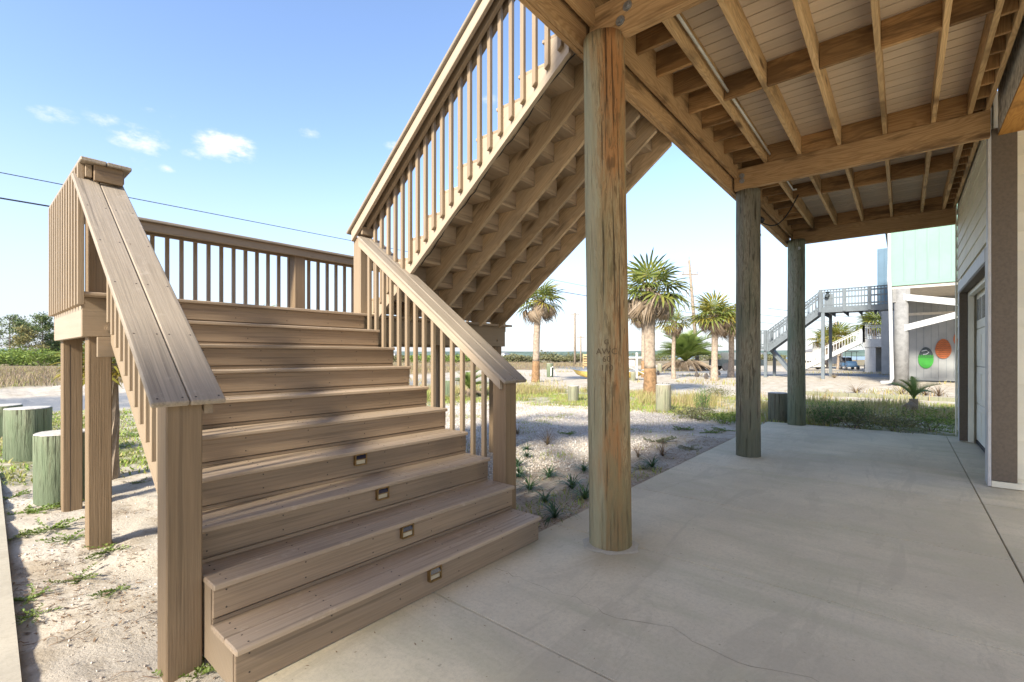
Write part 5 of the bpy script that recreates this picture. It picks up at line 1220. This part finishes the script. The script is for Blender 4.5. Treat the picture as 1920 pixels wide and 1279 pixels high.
# ------------------------------------------------------------------ aqua neighbour
MAT['aqua'] = plain('aqua_boards', (.19, .325, .25), .55, .03, 1, .04); MAT['bluemetal'] = plain('blue_metal', (.10, .17, .23), .4, .02, 1, .06); MAT['greydeck'] = plain('grey_deck_paint', (.125, .145, .16), .6, .06, 3, .1); MAT['greywall'] = plain('grey_plywood', (.23, .235, .23), .7, .03, 1.2, .12); MAT['shadebeige'] = plain('soffit_beige', (.47, .43, .37), .7)
MAT['greypile'] = plain('pale_grey_pile', (.22, .215, .205), .8, .02, 5, .14, .3); MAT['roof'] = plain('dark_eave', (.20, .19, .18), .7)
XH = 29.3
nb = thing('beach_house', 'aqua board and batten house on pale piles at right beyond the patio', 'house', (XH, -5, 0))
YC = .47
mb = MB(); mb.box(XH, XH + 12, -12, YC, 4.80, 10); mb.build('wall', MAT['aqua'], nb)
for k in range(26):
    y = YC - .52 - k * .42 ; box('batten', XH - .022, XH - .001, y - .035, y + .035, 4.98, 9.9, MAT['aqua'], nb, 0)
box('skirt_board', XH - .026, XH - .002, -12, YC, 4.80, 4.978, MAT['aqua'], nb, 0)
box('corner_board', XH - .04, XH + .10, YC - .0, YC + .12, 4.7, 9.9, MAT['white'], nb, 0)
mb = MB(); mb.add([(XH - .5, .75, 8.0), (XH + 13, .75, 8.0), (XH + 13, -6, 13), (XH - .5, -6, 13), (XH - .5, .75, 8.2), (XH + 13, .75, 8.2), (XH + 13, -6, 13.2), (XH - .5, -6, 13.2)], ((0, 1, 2, 3), (4, 7, 6, 5), (0, 4, 5, 1), (1, 5, 6, 2), (2, 6, 7, 3), (3, 7, 4, 0))); mb.build('roof', MAT['roof'], nb)
mb = MB(); mb.box(XH + .05, XH + 11.9, -11.9, YC - .05, 4.64, 4.795); mb.build('soffit', MAT['shadebeige'], nb)
for i, (x, y) in enumerate(((XH + .15, .08), (XH + .15, -4.2), (XH + 11, .0), (XH + 5.5, .0))):
    mb = MB(); mb.tube([(x, y, -.3), (x, y, 4.64)], [.30, .27], 16); mb.build('pile', MAT['greypile'], nb, smooth=True)
mb = MB(); mb.bar((XH - .06, .1, 4.25), (XH - .06, -3.9, 3.42), .09, .30); mb.build('brace', MAT['white'], nb)
mb = MB(); mb.bar((XH - .06, .1, 2.70), (XH - .06, -3.9, 3.86), .09, .28); mb.build('brace', MAT['white'], nb)
mb = MB(); mb.box(XH - .05, XH + .3, -.25, .40, 4.0, 4.62); mb.build('pile_cap', MAT['greypile'], nb)
# enclosure set back beneath the house, grooved plywood panels
XE2 = 34.3
for k in range(8):
    y1 = -.25 - k * 1.22; mb = MB(); mb.box(XE2, XE2 + .1, y1 - 1.21, y1, .05, 4.64); mb.build('plywood_panel', MAT['greywall'], nb)
    for q in range(1, 4): box('groove_strip', XE2 - .006, XE2 - .001, y1 - q * .305 - .008, y1 - q * .305 + .008, .2, 4.6, MAT['greydeck'], nb, 0)
mb = MB(); mb.box(XE2 - .02, XE2 + 4, -8, -.15, 3.66, 3.80); mb.build('shelf_board', MAT['shadebeige'], nb)
mb = MB(); mb.tube([(XH - .13, .53, 7.9), (XH - .13, .53, 5.0), (XH - .10, .50, 4.6), (XH - .16, .42, .30), (XH - .25, .48, .12), (XH - .3, .85, .10)], .085, 10); mb.build('downspout', MAT['white'], nb)
# painted egg panels fixed to the plywood
MAT['egggreen'] = plain('bright_green', (.03, .22, .025), .6, 0, 4, .1); MAT['eggblack'] = plain('slate_black', (.035, .045, .05), .6); MAT['eggorange'] = plain('faded_orange', (.34, .095, .032), .7, 0, 5, .12); MAT['eggline'] = plain('dark_zigzag', (.10, .055, .03), .7); MAT['egggrey'] = plain('pale_mark', (.30, .32, .33), .7)
def egg(yc, zc, w_, h_, x0, th_, n=36, lo=-1, hi=1):
    v = []
    for k in range(n):
        a = 2 * math.pi * k / n; s = math.sin(a); s2 = max(lo, min(hi, s)); c = math.cos(a) * (1 - .12 * s) if lo <= s <= hi else math.copysign(math.sqrt(max(0, 1 - s2 * s2)) * (1 - .12 * s2), math.cos(a))
        v.append((yc + w_ * c, zc + h_ * s2))
    m_ = MB(); m_.add([(x0, y, z) for y, z in v] + [(x0 - th_, y, z) for y, z in v], [tuple(range(n)), tuple(range(2 * n - 1, n - 1, -1))] + [(k, n + k, n + (k + 1) % n, (k + 1) % n) for k in range(n)]); return m_
e1 = X_E = XE2 - .012
def yz(px, py):
    d = cam_dir(px, py); k = X_E / d.x; return d.y * k, CAM_H + d.z * k
yc, zc = yz(1736, 671); t = thing('egg_panel', 'egg shaped panel, black above and bright green below, on the grey plywood wall', 'wall decoration', (X_E, yc, zc))
egg(yc, zc, .315, .58, X_E, .04).build('egg', MAT['egggreen'], t); egg(yc, zc, .32, .585, X_E - .041, .012, lo=.05).build('upper_half', MAT['eggblack'], t)
for k in range(7):
    y = yc - .265 + k * .088; mb = MB(); mb.add([(X_E - .055, y - .06, zc + .05), (X_E - .055, y + .06, zc + .05), (X_E - .055, y, zc + .19), (X_E - .043, y - .06, zc + .05), (X_E - .043, y + .06, zc + .05), (X_E - .043, y, zc + .19)], ((0, 1, 2), (3, 5, 4), (0, 3, 4, 1), (1, 4, 5, 2), (2, 5, 3, 0))); mb.build('fringe', MAT['egggreen'], t)
mb = MB(); mb.tube([(X_E - .06, yc + .18, zc + .36), (X_E - .06, yc - .02, zc + .42), (X_E - .06, yc - .12, zc + .30), (X_E - .06, yc - .02, zc + .20), (X_E - .06, yc + .12, zc + .18)], .028, 6); mb.build('swoosh', MAT['egggrey'], t)
yc, zc = yz(1768.5, 654); t = thing('egg_panel', 'orange egg shaped panel with dark zigzag stripes, on the grey plywood wall', 'wall decoration', (X_E, yc, zc))
egg(yc, zc, .32, .53, X_E, .05).build('egg', MAT['eggorange'], t)
for k in range(9):
    z = zc - .42 + k * .105; hw = .29 * math.sqrt(max(.05, 1 - ((z - zc) / .56) ** 2)); p = [(X_E - .058, yc - hw + 2 * hw * i / 8, z + (.035 if i % 2 else -.02)) for i in range(9)]; mb = MB(); mb.tube(p, .011, 5); mb.build('zigzag', MAT['eggline'], t)
yc, zc = yz(1808, 634); t = thing('egg_panel', 'orange panel mostly hidden by the near house corner, right of the zigzag egg', 'wall decoration', (X_E, yc, zc)); egg(yc, zc, .42, .5, X_E, .05).build('egg', MAT['eggorange'], t)
# blue metal house behind
t = thing('beach_house', 'blue metal clad house rising behind the grey deck', 'house', (46, 1, 0)); BX = 46
mb = MB(); mb.box(BX, BX + 8, -9, 1.55, 4.9, 9.7); mb.build('wall', MAT['bluemetal'], t)
for k in range(26): box('seam', BX - .05, BX - .001, 1.50 - k * .4, 1.53 - k * .4, 4.95, 9.65, MAT['bluemetal'], t, 0)
mb = MB(); mb.box(BX - .02, BX + 8, -9, 1.3, .0, 4.88); mb.build('lower_wall', MAT['offwhite'], t)
# grey deck with stairs
gdk = thing('deck', 'raised grey painted deck with balustrade and stairs beside the aqua house', 'deck', (36, 2, 0)); XD = 34.5; ZD = 4.42
mb = MB(); mb.box(XD, XD + 5, -1.0, 3.98, ZD - .05, ZD); mb.build('floor', MAT['greydeck'], gdk)
box('fascia_board', XD - .05, XD - .002, -1.0, 4.0, ZD - .34, ZD - .01, MAT['greydeck'], gdk, 0); box('fascia_board', XD, XD + 5, 3.985, 4.03, ZD - .34, ZD - .01, MAT['greydeck'], gdk, 0)
for k in range(7): box('joist', XD + .02, XD + 4.9, -.9 + k * .75, -.85 + k * .75, ZD - .30, ZD - .051, MAT['greydeck'], gdk, 0)
for x, y in ((XD + .05, 3.82), (XD + 4.8, 3.9), (XD + .05, .3)): box('post', x - .09, x + .09, y - .09, y + .09, -.2, ZD - .345 if y < 1 else ZD - .06, MAT['greydeck'], gdk, 0)
def grey_rail(a, b, parent, n, mat='greydeck', h=1.05, posts=0):
    a, b = V(a), V(b); up_ = V((0, 0, 1))
    mb = MB(); mb.bar(a + up_ * h, b + up_ * h, .14, .05); mb.bar(a + up_ * (h - .16), b + up_ * (h - .16), .05, .09); mb.bar(a + up_ * .12, b + up_ * .12, .05, .09); mb.build('rail', MAT[mat], parent)
    for k in range(n): q = a.lerp(b, (k + .5) / n); mb = MB(); mb.bar(q + up_ * .0, q + up_ * (h - .03), .045, .045); mb.build('baluster', MAT[mat], parent)
    for k in range(posts): q = a.lerp(b, k / max(1, posts - 1)); mb = MB(); mb.bar(q - up_ * .3, q + up_ * (h + .03), .16, .16); mb.build('post', MAT[mat], parent)
grey_rail((XD - .02, 3.95, ZD), (XD - .02, -.9, ZD), gdk, 32, posts=5); mb = MB(); mb.bar((XD - .03, 3.9, ZD + .55), (XD - .03, -.9, ZD + .55), .04, .09); mb.build('rail', MAT['greydeck'], gdk)
box('board_panel', XD - .03, XD - .01, 3.30, 3.72, ZD - .02, ZD + .8, MAT['greydeck'], gdk, 0)
# stairs down to a half landing, then on
s0 = V((XD + .5, 4.05, ZD)); s1 = V((XD + .5, 7.0, 2.05))
for xo in (0, 1.1): mb = MB(); mb.bar(s0 + V((xo, 0, -.22)), s1 + V((xo, 0, -.22)), .06, .32); mb.build('stringer', MAT['greydeck'], gdk)
for k in range(12): q = s0.lerp(s1, (k + 1) / 13); mb = MB(); mb.box(q.x, q.x + 1.1, q.y - .14, q.y + .14, q.z - .03, q.z + .02); mb.build('tread', MAT['greydeck'], gdk)
grey_rail(s0 + V((-.02, 0, -.05)), s1 + V((-.02, 0, -.05)), gdk, 20, posts=3); grey_rail(s0 + V((1.12, 0, -.05)), s1 + V((1.12, 0, -.05)), gdk, 14, posts=2)
mb = MB(); mb.box(XD + .4, XD + 3.4, 7.0, 8.4, 1.88, 2.05); mb.build('half_landing', MAT['greydeck'], gdk); grey_rail((XD + .4, 7.1, 2.05), (XD + .4, 8.4, 2.05), gdk, 8, posts=2)
for x, y in ((XD + .5, 7.1), (XD + .5, 8.3), (XD + 3.3, 7.1), (XD + 3.3, 8.3)): box('post', x - .09, x + .09, y - .09, y + .09, -.2, 1.87, MAT['greydeck'], gdk, 0)
mb = MB(); mb.bar((XD + 1.9, 7.0, 1.85), (XD + 1.9, 5.6, .0), .9, .2); mb.build('lower_stringer', MAT['greydeck'], gdk)
mb = MB(); mb.tube([dirp(1549, 558, 28.6), dirp(1552, 553, 28.6), dirp(1552, 547, 28.6)], .11, 7); tag(mb.build('coiled_hose', MAT['eggblack'], None), 'dark coiled hose hung at the left end of the grey deck rail', 'hose')

# ------------------------------------------------------------------ white house, carts, trailer
wh = thing('beach_house', 'white beach house with balcony and outside stairs in the distance', 'house', (52, 0, 0)); XW = 52
mb = MB(); mb.box(XW + 1.6, XW + 9, -9, .35, 3.3, 7.6); mb.build('wall', MAT['white'], wh)
mb = MB(); mb.box(XW + 1.3, XW + 9.3, -9.3, .6, 7.6, 7.8); mb.build('roof', MAT['white'], wh)
mb = MB(); mb.box(XW, XW + 8, -9, 2.75, 2.2, 2.95); mb.build('balcony_floor', MAT['white'], wh)
grey_rail((XW, 2.7, 2.95), (XW, -7, 2.95), wh, 60, 'white', 1.15, posts=5); grey_rail((XW, 2.7, 2.95), (XW + 4, 2.7, 2.95), wh, 20, 'white', 1.15, posts=2)
for y in (2.25, -1.0, -4.5): mb = MB(); mb.box(XW + .1, XW + .9, y - .38, y + .38, -.2, 2.2); mb.build('pier', MAT['white' if y > 0 else 'offwhite'], wh)
mb = MB(); mb.box(XW + 5, XW + 5.2, -9, 2.4, -.1, 2.2); mb.build('lower_wall', MAT['greywall'], wh)
a, b = V((XW + .1, 2.9, 2.75)), V((XW + .1, 7.6, .1)); mb = MB(); mb.bar(a, b, .08, .4); mb.build('stringer', MAT['white'], wh); grey_rail(a + V((0, 0, .05)), b + V((0, 0, .05)), wh, 22, 'white', 1.0, posts=3)
mb = MB(); mb.bar(a + V((1.2, 0, 0)), b + V((1.2, 0, 0)), .08, .4); mb.build('stringer', MAT['white'], wh)
for k in range(14): q = a.lerp(b, (k + .5) / 14); mb = MB(); mb.box(q.x, q.x + 1.2, q.y - .14, q.y + .14, q.z - .02, q.z + .03); mb.build('tread', MAT['offwhite'], wh)
MAT['cartblue'] = plain('cart_blue', (.05, .10, .17), .35, 0, 3, .1, 0, .5); MAT['cartcream'] = plain('cart_cream', (.58, .54, .45), .4); MAT['seat'] = plain('cart_seat', (.05, .05, .055), .6); MAT['metal'] = plain('cart_frame', (.08, .085, .09), .4, 0, 3, .1, 0, .5, .4)
def cart(px, py, rz, body, label, roof=True):
    p = onground(px, py); t = thing('golf_cart', label, 'golf cart', p, rz, 'golf carts parked by the white house'); Mw = WM[t.name]
    def add(nm, m_, mat): obj(nm, m_.mesh(MAT[mat]), None, t, Mw)
    m_ = MB(); m_.box(-1.15, 1.15, -.55, .55, .28, .40); m_.box(-1.15, -.25, -.55, .55, .40, .72); m_.add([(.55, -.5, .4), (1.2, -.42, .4), (1.2, .42, .4), (.55, .5, .4), (.62, -.45, .88), (1.02, -.38, .70), (1.02, .38, .70), (.62, .45, .88)], ((0, 3, 2, 1), (4, 5, 6, 7), (0, 1, 5, 4), (1, 2, 6, 5), (2, 3, 7, 6), (3, 0, 4, 7))); add('body', m_, body)
    m_ = MB(); m_.box(-.85, -.25, -.5, .5, .72, .84); m_.bar((-.86, 0, .84), (-1.0, 0, 1.25), 1.0, .1, (1, 0, 0)); add('seat', m_, 'seat')
    if roof:
        m_ = MB(); m_.box(-1.1, .8, -.58, .58, 1.82, 1.88); add('roof', m_, 'metal')
        for x, y in ((-1.02, -.5), (-1.02, .5)): m_ = MB(); m_.tube([(x, y, .7), (x, y, 1.82)], .025, 6); add('roof_post', m_, 'metal')
        for y in (-.48, .48): m_ = MB(); m_.tube([(.68, y, .85), (.55, y, 1.82)], .025, 6); add('roof_post', m_, 'metal')
    m_ = MB(); m_.tube([(.5, -.2, .8), (.28, -.2, 1.05)], .02, 6); m_.tube([V((.26, -.2, 1.06)) + V((.09 * math.cos(a), .17 * math.sin(a), .12 * math.cos(a))) for a in [k * math.pi / 6 for k in range(13)]], .014, 5); add('steering_wheel', m_, 'seat')
    for x in (-.75, .85):
        for y in (-.52, .52):
            m_ = MB(); m_.tube([(x, y - .09, .23), (x, y + .09, .23)], .23, 14); w_ = obj('wheel', m_.mesh(MAT['seat']), None, t, Mw); m_ = MB(); m_.tube([(x, y - .10, .23), (x, y + .10, .23)], .12, 10); obj('hub', m_.mesh(MAT['offwhite']), None, w_, Mw)
cart(1521, 693, R(-60), 'cartcream', 'cream golf cart half hidden behind the farthest pile', False); cart(1592, 693, R(200), 'cartblue', 'roofed golf cart under the white stairs, left of the white pier'); cart(1634, 692, R(185), 'cartblue', 'blue roofed golf cart beneath the white balcony, right of the white pier'); cart(1660, 693, R(170), 'cartcream', 'golf cart partly hidden by the white downspout')
t = thing('trailer', 'white box trailer standing beyond the grey deck posts', 'trailer', onground(1548, 690)); p = onground(1548, 690)
mb = MB(); mb.box(p.x, p.x + 4.5, p.y - 1.3, p.y + 1.3, .5, 2.9); mb.build('body', MAT['offwhite'], t)
for yy in (-1.0, 1.0): mb = MB(); mb.tube([(p.x + 2, p.y + yy - .1, .35), (p.x + 2, p.y + yy + .1, .35)], .36, 14); mb.build('wheel', MAT['seat'], t)
mb = MB(); mb.bar((p.x, p.y, .5), (p.x - 1.2, p.y, .5), .1, .1); mb.build('tow_bar', MAT['metal'], t)
t = thing('utility_vehicle', 'dark pickup seen beside the middle pile on the pale road', 'truck', onground(1382, 692)); p = onground(1380, 694)
e_ = V((.64, -.77, 0)); n_ = V((.77, .64, 0))
def ob(c, L_, W_2, z0, z1): m_ = MB(); m_.bar(c + V((0, 0, (z0 + z1) / 2)) - e_ * L_ / 2, c + V((0, 0, (z0 + z1) / 2)) + e_ * L_ / 2, W_2, z1 - z0); return m_
ob(p, 4.6, 1.8, .45, 1.05).build('body', MAT['eggblack'], t); ob(p - e_ * .2, 1.9, 1.6, 1.05, 1.75).build('cab', MAT['glass'], t)
for a in (-1.4, 1.4):
    for b in (-.8, .8): q = p + e_ * a + n_ * b; mb = MB(); mb.tube([q - n_ * .12 + V((0, 0, .36)), q + n_ * .12 + V((0, 0, .36))], .36, 14); mb.build('wheel', MAT['seat'], t)
# a low distant row of houses seen through the palms
for i, (px, dep, w_, h, m_, lb) in enumerate(((945, 900, 16, 9, 'white', 'tiny white building across the water right of the landing'), (742, 700, 12, 7, 'offwhite', 'tiny pale building on the skyline behind the left balusters'), (1335, 210, 6, 3.2, 'offwhite', 'tiny pale house on the skyline left of the yellow-tinged palm'), (1415, 230, 8, 3.5, 'white', 'tiny white house on the skyline right of the middle pile'), (1530, 150, 7, 3.8, 'white', 'small white house on the skyline behind the trailer'))):
    q = dirp(px, 667.8, dep); t = thing('building', lb, 'building', (q.x, q.y, 0)); mb = MB(); mb.box(q.x - w_ / 2, q.x + w_ / 2, q.y - w_ / 2, q.y + w_ / 2, -1, h * .72); mb.build('wall', MAT[m_], t)
    mb = MB(); k = w_ / 2 + .3; mb.add([(q.x - k, q.y - k, h * .72), (q.x + k, q.y - k, h * .72), (q.x + k, q.y + k, h * .72), (q.x - k, q.y + k, h * .72), (q.x, q.y - k * .4, h), (q.x, q.y + k * .4, h)], ((0, 1, 4), (1, 2, 5, 4), (2, 3, 5), (3, 0, 4, 5), (0, 3, 2, 1))); mb.build('roof', MAT['roof'], t)
